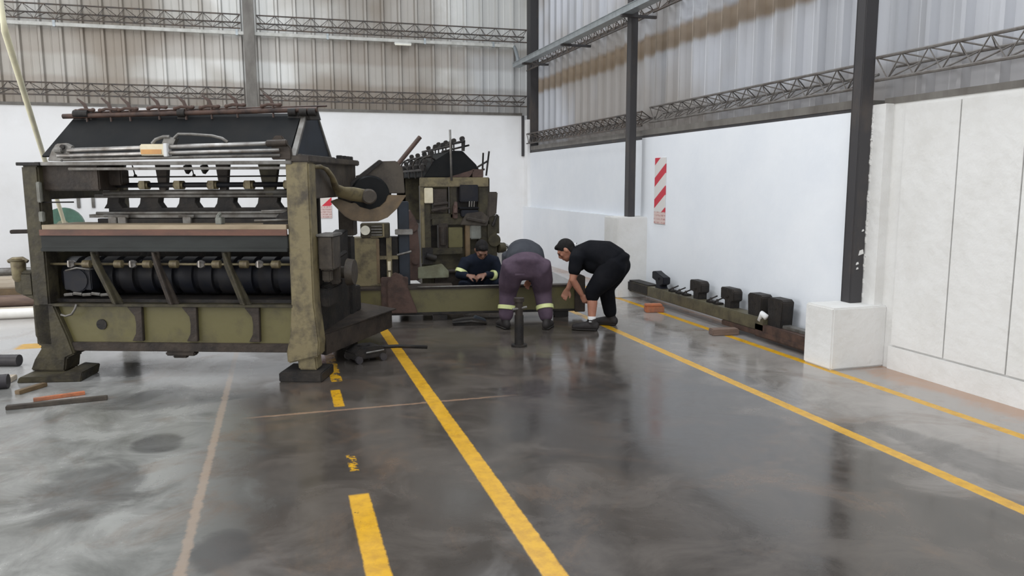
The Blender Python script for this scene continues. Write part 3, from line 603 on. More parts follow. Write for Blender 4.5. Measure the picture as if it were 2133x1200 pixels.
D = thing('drive_cabinet', (.98, 8.72, .378), a0, 'upright olive cabinet with round gauge and louvres on the base beam', 'cabinet')
MB().box(-.28, .06, -.02, .24, 0, .55).box(-.28, .10, -.03, .26, 0, .03).build('cabinet_body', 'olive', D, bevel=.008)
MB().box(.03, .065, -.03, -.015, .03, .54).build('edge_strip', 'orangebrown', D, bevel=.003)
MB().box(.065, .27, .06, .24, 0, .55).build('recess_panel', 'dark', D, bevel=.004)
MB().box(.14, .20, -.01, .06, 0, .55).box(.06, .27, .0, .06, .30, .34).build('front_upright', 'olive', D, bevel=.004)
MB().tube([(.17, -.02, .18), (.17, -.02, .28)], .02, 10).tube([(.17, -.02, .05), (.17, -.02, .16)], .012, 10).build('cylinder_fitting', 'cream', D, smooth=AUTO)
MB().box(-.14, .18, -.03, .2, .55, .71).build('gauge_box', 'olive_dark', D, bevel=.008)
MB().tube([(-.085, -.03, .635), (-.085, -.045, .635)], .052, 22).build('gauge_dial', 'gauge', D, smooth=AUTO)
for k in range(4): MB().box(-.02, .10, -.045, -.028, .575 + .032 * k, .588 + .032 * k).build('louvre', 'greysteel', D, bevel=.003)
MB().box(.105, .125, -.04, -.025, .553, .705).box(-.03, .125, -.04, -.025, .553, .567).build('louvre_frame', 'olive', D, bevel=.003)
MB().box(.28, .40, .02, .2, .0, .95).build('side_column', 'slate', D, bevel=.01)
MB().box(.24, .44, -.02, .05, .58, .64).build('side_clamp', 'greysteel', D, bevel=.006)
MB().tube([(.26, -.03, .35), (.42, -.03, .39)], .014, 8).build('side_lever', 'greysteel', D, smooth=AUTO)

G = thing('stripped_machine', (2.08, 9.32, 0), 0, 'tall stripped olive machine end with spiky black hood, behind the base beam', 'machine')
# end frame with openings
e = MB()
e.box(-.10, .27, .05, .10, .70, 1.10).box(-.45, -.33, 0, .12, 0, 1.60).box(.27, .42, 0, .12, 0, 1.60).box(-.45, .42, 0, .12, 1.49, 1.60).box(-.33, .27, .0, .10, 1.08, 1.16).box(-.09, .0, .0, .10, 1.1, 1.5).box(-.33, .27, .02, .10, .0, .72)
e.build('end_frame', 'olive_dark', G, bevel=.01); e = MB()
e.box(-.45, -.33, 1.9, 2.02, 0, 1.60).box(.27, .42, 1.9, 2.02, 0, 1.60).box(-.45, .42, 1.9, 2.02, .2, 1.60)
e.build('end_frame', 'olive_dark', G, bevel=.01)
MB().box(-.46, .40, -.03, .02, 1.485, 1.60).box(-.46, -.41, -.02, .0, .55, 1.5).build('head_beam', 'olive', G, bevel=.008)
MB().box(-.41, -.305, -.045, -.01, 1.29, 1.475).build('lamp_panel', 'cream', G, bevel=.006)
MB().box(.015, .27, .06, .10, 1.10, 1.49).build('opening_back', 'dark', G)
MB().box(.03, .26, -.05, .06, 1.30, 1.51).box(.04, .26, -.06, .04, 1.12, 1.20).box(.02, .28, -.03, .06, 1.215, 1.232).build('black_bracket', 'navyblack', G, bevel=.01)
for x in (.14, .17, .20): MB().tube([(x, -.06, 1.24), (x + .005, -.06, 1.31)], .008, 6).build('needle', 'greysteel', G, smooth=AUTO)
MB().box(-.30, -.13, -.02, .06, 1.18, 1.46).tube([(-.30, -.03, 1.27), (-.12, -.03, 1.29)], .02, 8).tube([(-.33, -.04, 1.20), (-.10, -.04, 1.23)], .018, 8).build('linkage_plate', 'brown', G, bevel=.006)
MB().box(-.06, -.01, -.08, .02, 1.10, 1.26).tube([(-.04, -.09, 1.16), (-.02, -.02, 1.30)], .024, 8).build('red_lever', 'redbrown', G, bevel=.006)
MB().box(-.33, .05, -.06, .04, .66, .74).box(-.32, .24, -.03, .03, 1.02, 1.10).build('cross_rail', 'olive_dark', G, bevel=.006)
MB().box(-.245, -.13, -.04, .05, .72, 1.04).tube([(-.19, -.05, .78), (-.19, -.05, 1.0)], .045, 12).build('dark_column', 'brown', G, smooth=AUTO)
MB().box(-.12, .06, -.03, .04, .74, .99).build('olive_plate', 'olive_green', G, bevel=.006)
MB().box(.09, .15, -.05, .02, .62, 1.02).build('tan_post', 'orangebrown', G, bevel=.006)
MB().box(.15, .29, -.06, .03, .84, 1.02).build('grey_cover', 'bluegrey', G, bevel=.012)
MB().prism([(.02, -.07, 1.02), (.36, -.07, 1.0), (.40, -.07, 1.10), (.30, -.07, 1.18), (.10, -.07, 1.16)], (0, .1, 0)).tube([(.10, -.08, 1.10), (.34, -.08, 1.05)], .026, 8).build('slanted_arm', 'greybrown', G, bevel=.008)
MB().prism([(.38, -.02, 1.08), (.50, -.02, 1.14), (.52, -.02, 1.42), (.40, -.02, 1.42)], (0, .1, 0)).build('side_tank', 'greybrown', G, bevel=.012)
MB().box(.38, .50, -.03, .10, .45, 1.02).tube([(.46, -.06, .82), (.46, .08, .82)], .08, 16).tube([(.52, -.02, .72), (.60, .0, .72)], .065, 14).box(.40, .54, 0, .2, .9, 1.12).build('side_gearbox', 'olive_dark', G, smooth=AUTO)
MB().tube([(.44, -.05, 1.00), (.50, -.05, 1.14)], .018, 8).build('handle', 'dark', G, smooth=AUTO)
MB().prism([(-.64, -.10, .36), (-.50, -.10, .36), (-.49, -.10, .72), (-.52, -.10, 1.08), (-.60, -.10, 1.22), (-.66, -.10, 1.10), (-.62, -.10, .85)], (0, .12, 0)).tube([(-.58, -.13, 1.02), (-.58, -.05, 1.02)], .075, 16).tube([(-.55, -.13, .60), (-.55, -.05, .60)], .05, 14).build('link_arm', 'redbrown', G, bevel=.008)
MB().prism([(-.52, -.12, .38), (-.14, -.12, .38), (-.14, -.12, .46), (-.22, -.12, .55), (-.52, -.12, .52)], (0, .06, 0)).build('pale_shoe', 'palegreen', G, bevel=.006)
MB().box(-.45, -.33, -.1, 0, .55, .75).tube([(-.42, -.12, .66), (-.30, -.12, .62)], .04, 10).build('dark_valve', 'dark', G, smooth=AUTO)
MB().box(-.33, .27, .3, 1.9, .2, 1.0).build('inner_body', 'dark', G)
MB().tube([(-.30, -.06, .45), (.30, -.06, .45)], .03, 10).box(-.30, .30, -.04, .02, .26, .42).build('lower_bar', 'brown', G, smooth=AUTO)
# hood and rails running away from the camera
hb = MB(); hb.prism([(-.40, .05, 1.60), (-.28, .05, 1.79), (-.06, .05, 1.925), (.09, .05, 1.925), (.26, .05, 1.76), (.36, .05, 1.60)], (0, 1.95, 0))
h2 = hb.build('hood', 'black', G, bevel=.01)
MB().prism([(-.10, .0, 1.60), (.16, .0, 1.60), (.24, .0, 1.70), (.1, .0, 1.66)], (0, .05, 0)).box(.2, .34, -.0, .06, 1.60, 1.70).build('hood_foot', 'redbrown', h2, bevel=.006)
MB().tube([(-.075, -.05, 1.56), (-.085, -.05, 2.17)], .014, 10).build('upright_pipe', 'greysteel', G, smooth=True)
for (x, z, y1) in ((.085, 2.035, 1.9), (-.06, 1.98, 2.0), (-.30, 1.86, 1.9), (-.38, 1.76, 1.9), (-.42, 1.69, 1.9)):
    r_ = MB().tube([(x, .0, z), (x, y1, z)], .016, 8).build('rail', 'dark', h2, smooth=AUTO)
    for yy in (.02, .5, 1.0, 1.5):
        MB().tube([(x, yy, z + .035), (x, yy + .05, z + .035)], .03, 10).tube([(x, yy + .025, z - .10), (x, yy + .025, z + .04)], .010, 6).build('rail_clamp', 'dark', r_, smooth=AUTO)
MB().tube([(.09, .02, 1.92), (.10, .02, 2.04), (.085, .0, 2.05)], .02, 8).tube([(-.06, .02, 1.90), (-.06, .02, 2.0)], .018, 8).tube([(-.12, .3, 1.92), (.16, .0, 1.99)], .012, 8).build('rail_stand', 'dark', h2, smooth=AUTO)
for (x0, z0, x1, z1) in ((.33, 1.62, .345, 1.90), (.38, 1.62, .42, 1.92), (.26, 1.72, .40, 1.80), (.25, 1.67, .36, 1.70)):
    MB().tube([(x0, .02, z0), (x1, .02, z1)], .012, 8).build('prong', 'dark', h2, smooth=AUTO)
for yy in (.1, .6, 1.1, 1.6):
    MB().tube(arc((-.33, yy, 1.74), .11, 40, 200, 8), .012, 6).build('guide_hoop', 'dark', h2, smooth=True)

t = MB().prism([(2.64, 9.72, .0), (2.64, 9.72, .76), (2.85, 9.72, .66), (3.80, 9.72, .17), (3.80, 9.72, .0)], (0, .012, 0))
tag(t.build('sheet_panel', 'sheet'), 'grey-white sheet with sloping top edge standing beyond the base beam', 'sheet')
t = thing('white_carton', (2.72, 9.55, 0), R(8), 'small white folded carton standing between stripped machine and grey-shirted worker', 'carton')
MB().box(-.08, .14, -.02, .12, 0, .68).build('carton_body', 'pipewhite', t, bevel=.004)
MB().prism([(-.09, -.03, .68), (.03, -.03, .76), (.16, -.03, .68), (.16, -.03, .665), (.03, -.03, .735), (-.09, -.03, .665)], (0, .16, 0)).build('carton_flap', 'sheet', t)

# jack with its bar, stand, tool on the floor
t = thing('floor_jack', (.66, 6.70, 0), R(20), 'black low jack with long bar handle under the rear step of the hooded machine', 'jack')
MB().prism([(-.16, -.10, .03), (.14, -.10, .03), (.16, -.10, .08), (.10, -.10, .13), (-.08, -.10, .13), (-.16, -.10, .09)], (0, .2, 0)).build('jack_body', 'dark', t, bevel=.01)
MB().tube([(-.02, 0, .10), (-.02, 0, .142)], .055, 16).build('lift_saddle', 'dark', t, smooth=AUTO)
for x in (-.12, .11):
    for yy in (-.11, .11): MB().tube([(x, yy - .015, .032), (x, yy + .015, .032)], .032, 14).build('wheel', 'blackpipe', t, smooth=AUTO)
MB().tube([(.10, 0, .10), (.30, -.02, .085), (.56, -.10, .055)], .016, 10).build('jack_handle', 'dark', t, smooth=True)
MB().tube([(-.05, -.105, .085), (.12, -.105, .09)], .008, 6).build('side_rod', 'greysteel', t, smooth=AUTO)
t = thing('jack_stand', (2.105, 6.82, 0), 0, 'dark upright steel post stand in front of the worker in purple trousers', 'stand')
MB().tube([(0, 0, 0), (0, 0, .02)], .075, 18).build('base_plate', 'dark', t, smooth=AUTO)
MB().tube([(0, 0, .02), (0, 0, .30)], .043, 16).build('post', 'dark', t, smooth=AUTO)
MB().tube([(0, 0, .30), (0, 0, .43)], .036, 16).tube([(0, 0, .43), (0, 0, .465)], [.05, .05], 16).build('screw_head', 'brown', t, smooth=AUTO)
MB().tube([(-.07, -.02, .36), (.07, -.02, .375)], .012, 8).build('tommy_bar', 'greysteel', t, smooth=AUTO)
t = thing('steel_bracket', (1.93, 8.06, 0), R(-8), 'small black steel bracket lying on the floor before the base beam', 'bracket')
MB().prism([(-.18, -.05, 0), (.16, -.05, 0), (.18, -.05, .03), (.05, -.05, .075), (-.08, -.05, .07), (-.20, -.05, .05)], (0, .12, 0)).build('plate', 'dark', t, bevel=.008)
MB().tube([(-.20, -.06, .03), (.0, -.07, .045), (.17, -.07, .02)], .014, 8).build('rod', 'dark', t, smooth=True)
MB().prism([(.02, -.04, .06), (.17, -.04, .03), (.17, -.04, .05), (.06, -.04, .095)], (0, .1, 0)).build('tab', 'slate', t, bevel=.004)

# ------------------------------------------------------------------ tool beam along the right-hand wall
T = thing('tool_beam', (4.40, 0, 0), 0, 'long olive steel beam with five dark heads lying along the white side wall', 'beam')
MB().box(0, .17, 6.28, 9.22, .10, .225).build('main_beam', 'olive_mid', T, bevel=.008)
MB().box(-.006, .176, 8.72, 9.32, .095, .24).build('end_cap', 'dark', T, bevel=.02)
MB().box(.0, .20, 5.55, 6.42, .04, .17).box(-.01, .10, 5.55, 7.0, .05, .10).build('end_rail', 'railrust', T, bevel=.006)
MB().box(.06, .15, 5.55, 6.9, .17, .20).build('slide_way', 'greysteel', T, bevel=.004)
def head(n):
    mb = MB()
    if n == 0: mb.prism([(.05, -.10, .20), (.05, .10, .20), (.05, .06, .27), (.05, .08, .31), (.05, .17, .33), (.05, .17, .42), (.05, .10, .43), (.05, .0, .40), (.05, -.13, .37), (.05, -.13, .29), (.05, -.05, .26)], (.10, 0, 0))
    elif n < 3: mb.prism([(.05, -.07, .20), (.05, .05, .20), (.05, .05, .30), (.05, .13, .31), (.05, .13, .43), (.05, -.09, .43), (.05, -.12, .40), (.05, -.12, .31), (.05, -.07, .29)], (.11, 0, 0))
    else: mb.prism([(.04, -.10, .16), (.04, .10, .16), (.04, .12, .42), (.04, .09, .44), (.04, -.09, .44), (.04, -.12, .42)], (.13, 0, 0))
    mb.box(.035, .055, -.03, .03, .33, .36)
    return mb
for n, y in enumerate((8.55, 7.65, 7.0, 6.50, 6.17)):
    h_ = head(n).build('tool_head', 'dark' if n else 'navyblack', T, bevel=.008); h_.location = (0, y, 0)
for y in (8.22, 8.05, 7.90, 7.35, 7.22):
    q = MB().tube([(.04, -.05, .235), (.10, .05, .26)], .016, 8).box(.04, .12, -.045, .045, .20, .245).tube([(.02, 0, .25), (.16, .02, .29)], .009, 6).build('clamp_fitting', 'dark', T, smooth=AUTO); q.location = (0, y, 0)
q = MB().tube([(.02, 6.36, .20), (.02, 6.33, .27), (.03, 6.27, .24)], .03, 10).build('plastic_rag', 'whitecloth', T, smooth=True)
o = MB().box(-.10, .12, -.06, .06, 0, .07).box(-.10, .10, -.055, .055, .07, .098).build('packing_brick', 'brick', bevel=.008); o.location = (4.20, 8.18, 0); o.rotation_euler = (0, 0, R(-12))
tag(o, 'orange brick under the far end of the olive tool beam', 'brick', 'packing under the tool beam')
o = MB().box(-.16, .12, -.06, .06, 0, .065).build('packing_brick', 'timber', bevel=.008); o.location = (4.27, 6.72, 0); o.rotation_euler = (0, 0, R(-10))
tag(o, 'brown wooden block under the middle of the olive tool beam', 'block', 'packing under the tool beam')

# ------------------------------------------------------------------ left-hand side stock and floor litter
def bar(name, m, label, cat, a, b, r, group=None, n=14, flat=None):
    mb = MB()
    if flat:
        d = V(b) - V(a); L_ = d.length; mm = Matrix.Translation(V(a)) @ d.to_track_quat('X', 'Z').to_matrix().to_4x4()
        mb.box(0, L_, -flat[0] / 2, flat[0] / 2, -flat[1] / 2, flat[1] / 2, mm)
        o = mb.build(name, m, bevel=min(flat) * .12)
    else: o = mb.tube([a, b], r, n).build(name, m, smooth=AUTO)
    return tag(o, label, cat, group)
bar('stock_pipe', 'pipewhite', 'white pipe on the floor, nearest of the stock behind the hooded machine', 'pipe', (-6, 10.05, .062), (-2.0, 10.0, .062), .06, 'long stock on the floor')
bar('stock_timber', 'timberpale', 'pale yellow batten on the floor just beyond the white pipe', 'timber', (-6.2, 10.42, .04), (-2.2, 10.36, .04), 0, 'long stock on the floor', flat=(.12, .08))
bar('stock_pipe', 'timber', 'brown pipe on the floor between white pipe and orange box section', 'pipe', (-6.5, 11.1, .075), (-2.3, 11.0, .075), .075, 'long stock on the floor')
bar('stock_section', 'orangebrown', 'orange-brown box section on the floor beyond the brown pipe', 'section', (-6.6, 11.75, .08), (-3.2, 11.7, .08), 0, 'long stock on the floor', flat=(.2, .16))
bar('stock_timber', 'timberpale', 'wide pale timber on the floor, farthest of the long stock', 'timber', (-7, 12.6, .12), (-3.2, 12.5, .12), 0, 'long stock on the floor', flat=(.3, .24))
bar('stock_pipe', 'greysteel', 'grey pipe lying on top of the wide pale timber', 'pipe', (-7, 12.62, .30), (-3.3, 12.5, .30), .055, 'long stock on the floor')
bar('black_pipe', 'blackpipe', 'black pipe on the floor beside the foot of the hooded machine, farther of two', 'pipe', (-4.2, 7.95, .05), (-2.2, 7.36, .05), .05, 'black pipes on the floor')
bar('black_pipe', 'blackpipe', 'black pipe ending on the floor near the loose bars, nearer of two', 'pipe', (-4.0, 6.55, .055), (-2.05, 6.57, .055), .055, 'black pipes on the floor')
bar('wood_strip', 'timberpale', 'pale wooden strip lying beside the nearer black pipe', 'strip', (-3.6, 6.95, .02), (-2.08, 6.80, .02), 0, None, flat=(.12, .04))
bar('rusty_bar', 'orangebrown', 'short orange rusty bar sticking out by the black pipe end', 'bar', (-1.93, 6.34, .015), (-1.80, 6.55, .015), 0, 'loose bars on the floor', flat=(.05, .03))
bar('rusty_bar', 'brick', 'flat orange rusty bar lying alongside the dark bar', 'bar', (-1.76, 6.10, .012), (-1.45, 6.20, .012), 0, 'loose bars on the floor', flat=(.04, .024))
bar('dark_bar', 'greybrown', 'long dark flat bar on the floor, nearest of the loose bars', 'bar', (-1.88, 5.93, .014), (-1.26, 6.00, .014), 0, 'loose bars on the floor', flat=(.05, .028))
pl_ = MB(); p0 = V((-1.695, 6.4, 2.95)); p1 = V((-1.66, 5.85, 2.54)); p2 = V((-2.53, 10.5, 1.085)); dd = (p2 - p1); p3 = p1 + dd * (p1.z / -dd.z) 
pl_.tube([p1 + V((-.05, .0, 2.2)), p1 + V((-.005, 0, .25)), p1 + V((0, 0, .05)), p1 + dd * .01, p3 + V((0, 0, .0))], [.014, .014, .017, .022, .022], 12)
tag(pl_.build('leaning_pole', 'pole', smooth=True), 'pale yellow pole slanting down behind the hooded machine', 'pole')
t = thing('hand_wheel', (-3.30, 14.3, .62), 0, 'green wheel seen through the open corner of the hooded machine frame', 'wheel')
t.location = (-3.36, 13.9, .32)
MB().tube([(0, 0, 0), (0, .1, 0)], .30, 26).build('rim', 'green', t, smooth=AUTO)
MB().tube([(0, -.03, 0), (0, .0, 0)], .1, 18).build('hub', 'palegreen', t, smooth=AUTO)
t.location.z = .86
MB().box(-.5, .3, .1, .5, -.86, -.1).box(-.75, .1, -.05, .1, -.10, -.04).box(-.1, .1, .1, .3, -.1, .05).build('stand', 'brown', t, bevel=.01)
for x, l in ((-3.36, 'grey hanging strip on the back wall above the green wheel, nearer the yellow pole'), (-3.13, 'grey hanging strip on the back wall, second from the yellow pole')):
    tag(MB().box(x - .025, x + .025, YB - .03, YB - .001, 1.12, 1.9).build('wall_strip', 'greysteel', bevel=.004), l, 'strip', 'strips on the back wall')
#PEOPLE-BEGIN
# ------------------------------------------------------------------ people
def frame(fd, up):
    fd = V(fd).normalized(); up = V(up); x = fd.cross(up).normalized(); up = x.cross(fd)
    return Matrix((x, fd, up)).transposed()            # columns: right, forward, up
def add_head(mb, c, Fm):
    c = V(c); T = lambda p: c + Fm @ V(p)
    mb.ell(c, (.074, .093, .100), Fm, 20); mb.ell(T((0, .022, -.055)), (.056, .070, .062), Fm, 16); mb.ell(T((0, .058, -.088)), (.030, .028, .026), Fm, 12)
    mb.ell(T((0, .080, .022)), (.055, .020, .016), Fm, 12)
    mb.loft([T((0, .090, .015)), T((0, .106, -.018)), T((0, .100, -.034))], [(.009, .010), (.013, .014), (.016, .012)], Fm @ V((1, 0, 0)), 10)
    for s in (-1, 1):
        mb.ell(T((s * .076, -.008, -.008)), (.010, .020, .032), Fm, 10); mb.ell(T((s * .040, .062, -.022)), (.024, .022, .022), Fm, 10)
    mb.ell(T((0, .088, -.060)), (.024, .012, .006), Fm, 10); mb.ell(T((0, .086, -.070)), (.020, .012, .007), Fm, 10)
def add_hand(mb, w, d, n, s, curl=35):
    """palm and five fingers; d wrist-to-knuckles, n out of the back of the hand, s=+1 when the thumb is on d x n."""
    d = V(d).normalized(); n = V(n); n = (n - d * n.dot(d)).normalized(); a = d.cross(n) * s; w = V(w)
    mb.loft([w, w + d * .035, w + d * .085], [(.026, .020), (.038, .017), (.042, .014)], a, 12)
    for k, (off, L_, r) in enumerate(((.031, .070, .0092), (.010, .080, .0096), (-.011, .074, .0092), (-.031, .058, .0082))):
        p = w + d * .085 + a * off; q = d.copy(); pts = [p - d * .012]; c = curl + 6 * k
        for j, fr in enumerate((.45, .32, .23)):
            q = (Matrix.Rotation(R(-c * (.7, 1, .7)[j]), 3, d.cross(n)) @ q).normalized() if True else q
            pts.append(pts[-1] + q * L_ * fr + (d * .012 if j == 0 else V((0, 0, 0))))
        mb.loft(pts, [r * 1.05, r, r * .94, r * .8], a, 8)
    t = w + d * .03 + a * .030
    mb.loft([t, t + (a * .7 + d * .7 - n * .25).normalized() * .035, t + (a * .5 + d * .85 - n * .45).normalized() * .068], [.0125, .0105, .009], n, 8)
def person(name, loc, rz, label, J, shirt, trousers, skin, sleeve=1., hem=(1., 1.), bulk=1., shirt_hem=.25, group=None, legs=1., belly=None):
    """J: joints in the person's own frame (x to their right, y forward, z up)."""
    t = thing('person', loc, rz, label, 'person', group)
    j = {k: V(v) for k, v in J.items() if k not in ('face', 'up', 'curl')}
    X = V((1, 0, 0)); Fm = frame(J['face'], J['up'])
    b = MB()
    b.loft([j['pelvis'], j['waist'], j['chest'], j['upper']], [(.15, .11), (.135, .10), (.155, .11), (.13, .085)], X, 18)
    b.loft([j['upper'], j['neck'], j['head'] - Fm @ V((0, .02, .05))], [(.085, .07), (.056, .058), (.052, .054)], X, 14)
    add_head(b, j['head'], Fm)
    for s, q in ((-1, 'l'), (1, 'r')):
        sh, el, wr, hd = j['sh_' + q], j['el_' + q], j['wr_' + q], j['hand_' + q]
        b.loft([j['upper'] * .5 + sh * .5, sh, sh * .5 + el * .5, el, el * .55 + wr * .45, wr], [.07, .058, .047, .040, .037, .026], X, 12)
        d = (hd - wr).normalized(); out = (el - j['chest']); add_hand(b, wr, d, V(J.get('back_' + q, (s * .9, .3, .3))), s, J['curl'])
        hp, kn, an, toe = j['hip_' + q], j['kn_' + q], j['an_' + q], j['toe_' + q]
        b.loft([hp, hp * .5 + kn * .5, kn, kn * .62 + an * .38, an], [.085, .076, .056, .055, .036], X, 12)
        b.loft([an - (toe - an).normalized() * .03 + V((0, 0, -.03)), an * .5 + toe * .5 + V((0, 0, -.015)), toe], [(.034, .034), (.042, .03), (.04, .022)], X, 10)
    b.build('body', skin, t, voxel=.0075, relax=2)
    # hair and eyes
    h = MB(); c = j['head']; h.ell(c + Fm @ V((0, -.014, .020)), (.081, .096, .100), Fm, 22); h.ell(c + Fm @ V((0, -.045, -.035)), (.066, .055, .06), Fm, 16); h.ell(c + Fm @ V((0, .05, .078)), (.055, .045, .028), Fm, 14)
    h.build('hair', 'hair', t, voxel=.008, relax=2)
    ey = MB()
    for s in (-1, 1): ey.ell(c + Fm @ V((s * .031, .088, -.002)), (.011, .007, .007), Fm, 10)
    ey.build('eyes', 'eye', t)
    # trousers
    k = bulk; m = MB()
    m.loft([j['pelvis'] + (j['waist'] - j['pelvis']) * .35, j['pelvis'], j['pelvis'] * .6 + (j['hip_l'] + j['hip_r']) * .2 - V((0, 0, .04))], [(.165 * k, .125 * k), (.19 * k, .145 * k), (.16 * k, .10 * k)], X, 18)
    for i, q in enumerate('lr'):
        hp, kn, an = j['hip_' + q], j['kn_' + q], j['an_' + q]; e = kn + (an - kn) * hem[i]
        m.loft([hp * .75 + j['pelvis'] * .25, hp, hp * .5 + kn * .5, kn, kn * .5 + e * .5, e], [.115 * k, .122 * k, .108 * (k + legs) / 2, .088 * legs, .078 * legs, .070 * legs], X, 14)
    m.build('trousers', trousers, t, voxel=.011, relax=24)
    # shirt
    m = MB(); lowb = j['pelvis'] + (j['waist'] - j['pelvis']) * shirt_hem
    m.loft([lowb, j['waist'], j['chest'], j['upper']], [(.178 * k, .135 * k), (.175 * k, .135 * k), (.178, .135), (.15, .105)], X, 18)
    m.loft([j['upper'], j['upper'] * .45 + j['neck'] * .55], [(.11, .09), (.07, .07)], X, 14)
    if belly: m.ell(*belly, None, 18)
    for q in 'lr':
        sh, el, wr = j['sh_' + q], j['el_' + q], j['wr_' + q]
        pts = [j['upper'] * .45 + sh * .55, sh, sh * .5 + el * .5]; rd = [.09, .08, .070]
        if sleeve <= .6: pts[2] = sh + (el - sh) * sleeve
        else: pts += [el, el + (wr - el) * (sleeve - .12)]; rd += [.062, .050]
        m.loft(pts, rd, X, 14)
    m.build('shirt', shirt, t, voxel=.011, relax=14)
    for q in 'lr':
        an, toe = j['an_' + q], j['toe_' + q]; d = (toe - an); d.z = 0; d.normalize(); base = V((an.x, an.y, 0))
        sh = MB(); sh.loft([base - d * .045 + V((0, 0, .05)), base + d * .03 + V((0, 0, .052)), base + d * .12 + V((0, 0, .042)), base + d * .185 + V((0, 0, .034))], [(.040, .048), (.044, .050), (.048, .040), (.042, .030)], V((-d.y, d.x, 0)), 14)
        sh.loft([base - d * .01 + V((0, 0, .06)), base + V((0, 0, .115))], [(.043, .052), (.045, .05)], V((-d.y, d.x, 0)), 12)
        so = sh.build('shoe', 'shoe', t, voxel=.008, relax=2)
        s2 = MB(); s2.loft([base - d * .05 + V((0, 0, .012)), base + d * .06 + V((0, 0, .012)), base + d * .13 + V((0, 0, .012)), base + d * .20 + V((0, 0, .012))], [(.040, .0125), (.042, .0125), (.050, .0125), (.040, .0125)], V((-d.y, d.x, 0)), 14); s2.build('sole', 'dark', so, smooth=AUTO)
    return t, j
def band(t, a, b, u, r, name='reflective_band', m='hivis', w=.022):
    a, b = V(a), V(b); c = a + (b - a) * u; d = (b - a).normalized()
    MB().tube([c - d * w, c - d * (w - .003), c + d * (w - .003), c + d * w], [r * .96, r, r, r * .96], 20).build(name, m, t, smooth=AUTO)

p1, j = person('p', (2.43, 7.62, 0), R(-13), 'person bent double seen from behind, charcoal shirt and faded purple trousers with reflective ankle bands', dict(
    pelvis=(0, -.03, .68), waist=(0, .13, .785), chest=(0, .33, .80), upper=(0, .45, .75), neck=(0, .53, .70), head=(.0, .61, .63), face=(0, .55, -.83), up=(0, .83, .55), curl=45,
    sh_l=(-.17, .45, .72), sh_r=(.17, .45, .72), el_l=(-.16, .50, .49), el_r=(.16, .50, .49), wr_l=(-.09, .55, .46), wr_r=(.10, .55, .46), hand_l=(-.06, .6, .41), hand_r=(.07, .6, .41), back_l=(-.3, .3, .9), back_r=(.3, .3, .9),
    hip_l=(-.15, -.03, .64), hip_r=(.15, -.03, .64), kn_l=(-.185, .09, .38), kn_r=(.185, .09, .38), an_l=(-.215, .03, .10), an_r=(.215, -.02, .10), toe_l=(-.27, .19, .04), toe_r=(.27, .14, .04)),
    'greyshirt', 'purple', 'skin', .95, (.86, .86), 1.16, .42, legs=1.12)
for q in 'lr': band(p1, j['kn_' + q], j['an_' + q], .55, .094)
MB().box(-.13, -.03, -.215, -.195, .60, .615).build('back_pocket', 'purple', p1)

p2, j = person('p', (3.17, 7.48, 0), R(53), 'person in black T-shirt and black trousers stooping in profile, one shin bare', dict(
    pelvis=(0, -.20, .70), waist=(0, -.08, .775), chest=(0, .08, .80), upper=(0, .19, .775), neck=(0, .25, .79), head=(-.01, .335, .825), face=(-.12, .72, -.62), up=(0, .62, .78), curl=40,
    sh_l=(-.19, .17, .735), sh_r=(.19, .19, .735), el_l=(-.22, .20, .53), el_r=(.22, .30, .54), wr_l=(-.15, .12, .37), wr_r=(.16, .36, .38), hand_l=(-.13, .08, .29), hand_r=(.15, .40, .29), back_l=(-1, .2, 0), back_r=(1, .2, 0),
    hip_l=(-.11, -.20, .66), hip_r=(.11, -.20, .67), kn_l=(-.16, .0, .40), kn_r=(.15, -.07, .40), an_l=(-.19, .0, .10), an_r=(.17, -.12, .10), toe_l=(-.20, .17, .04), toe_r=(.18, .05, .04)),
    'blackcloth', 'blackcloth', 'skin', .52, (.16, .86), 1.2, .1, legs=1.05, belly=((0, .0, .70), (.17, .17, .13)))
band(p2, j['kn_l'], j['an_l'], .93, .044, 'sock', 'whitecloth', .03)
MB().tube([(-.10, .20, .885), (-.03, .235, .893), (.04, .235, .893)], .008, 8).build('collar_tape', 'whitecloth', p2, smooth=True)

p3, j = person('p', (2.27, 8.99, 0), R(180), 'person crouching behind the base beam in navy jacket with reflective sleeve bands, head bowed', dict(
    pelvis=(0, -.10, .30), waist=(0, -.06, .42), chest=(0, .0, .52), upper=(0, .06, .61), neck=(0, .10, .66), head=(0, .13, .745), face=(0, .75, -.66), up=(0, .66, .75), curl=40,
    sh_l=(-.18, .04, .59), sh_r=(.18, .04, .59), el_l=(-.22, .11, .42), el_r=(.26, .08, .44), wr_l=(-.02, .20, .45), wr_r=(.20, .22, .45), hand_l=(.05, .22, .44), hand_r=(.13, .25, .44), back_l=(0, .4, .9), back_r=(0, .4, .9),
    hip_l=(-.10, -.08, .29), hip_r=(.10, -.08, .29), kn_l=(-.22, .18, .34), kn_r=(.22, .18, .34), an_l=(-.17, .03, .10), an_r=(.17, .03, .10), toe_l=(-.19, .18, .04), toe_r=(.19, .18, .04)),
    'navy', 'navy', 'skindark', .95, (.95, .95), 1.0, .2)
band(p3, j['el_l'], j['wr_l'], .42, .062); band(p3, j['sh_r'], j['el_r'], .72, .075)
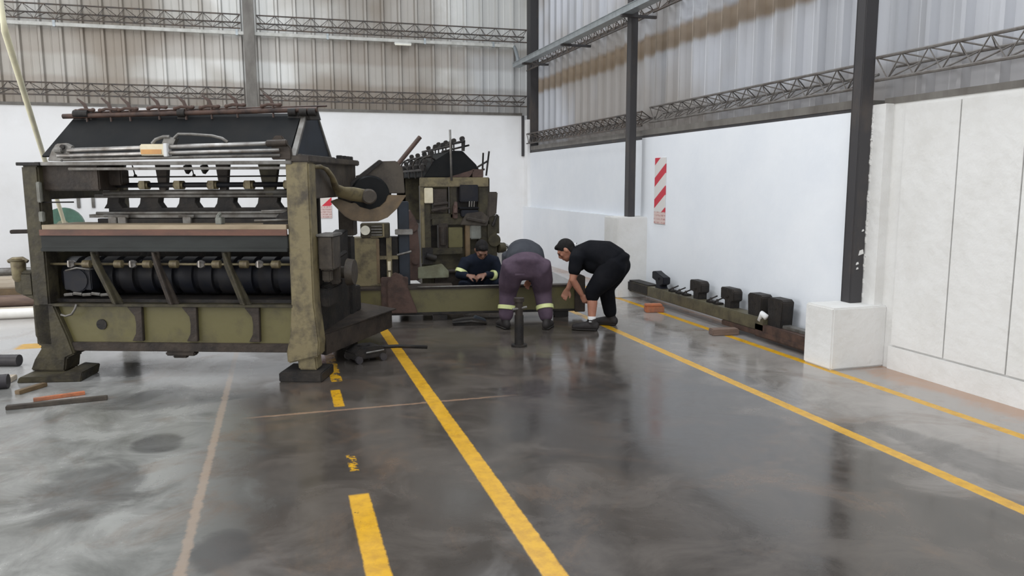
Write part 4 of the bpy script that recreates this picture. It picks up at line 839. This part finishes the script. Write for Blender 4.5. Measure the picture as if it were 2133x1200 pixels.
#PEOPLE-END
# ------------------------------------------------------------------ light and camera
def area(name, loc, rot, sx, sy, power, col):
    l = bpy.data.lights.new(name, 'AREA'); l.shape = 'RECTANGLE'; l.size = sx; l.size_y = sy; l.energy = power; l.color = col
    o = bpy.data.objects.new(name, l); COL.objects.link(o); o.location = loc; o.rotation_euler = rot; return o
area('skylight_fill', (-5.5, 4.5, 6.55), (0, 0, 0), 1.8, 18, 500, (.96, .98, 1))  # area lamps added below the unseen roof openings to boost the sky light
area('skylight_fill', (-.5, 4.5, 6.55), (0, 0, 0), 1.8, 18, 500, (.95, .98, 1))
area('skylight_fill', (3.6, 4.5, 6.55), (0, 0, 0), 1.2, 18, 350, (.92, .96, 1))
area('doorway_fill', (-9.15, 4, 2.5), (0, R(-90), 0), 4.8, 9.5, 500, (1, .96, .90))  # lamps added in the unseen doorways to strengthen the light from outside
area('doorway_fill', (-1, -6.1, 2.3), (R(90), 0, 0), 7.5, 4.4, 300, (1, .97, .92))
wd = bpy.data.worlds.new('overcast_sky'); S.world = wd; wd.use_nodes = True
wd.node_tree.nodes['Background'].inputs[0].default_value = (.80, .88, 1, 1); wd.node_tree.nodes['Background'].inputs[1].default_value = 1.0

cam = bpy.data.cameras.new('camera'); co = bpy.data.objects.new('camera', cam); COL.objects.link(co)
cam.sensor_width = 36; cam.lens = 36 * 1600 / 2133; cam.clip_end = 100
yaw, pitch, roll = R(16.63), R(7.91), R(.22)
f = V((math.sin(yaw) * math.cos(pitch), math.cos(yaw) * math.cos(pitch), -math.sin(pitch))); r0 = V((math.cos(yaw), -math.sin(yaw), 0)); d0 = f.cross(r0)
rr = r0 * math.cos(roll) + d0 * math.sin(roll); dn = -r0 * math.sin(roll) + d0 * math.cos(roll)
mw = Matrix((rr, -dn, -f)).transposed().to_4x4(); mw.translation = V((0, 0, 1.55)); co.matrix_world = mw
S.camera = co
S.view_settings.view_transform = 'Standard'; S.view_settings.look = 'None'; S.view_settings.gamma = 1; S.view_settings.use_curve_mapping = False
S.view_settings.exposure = 0
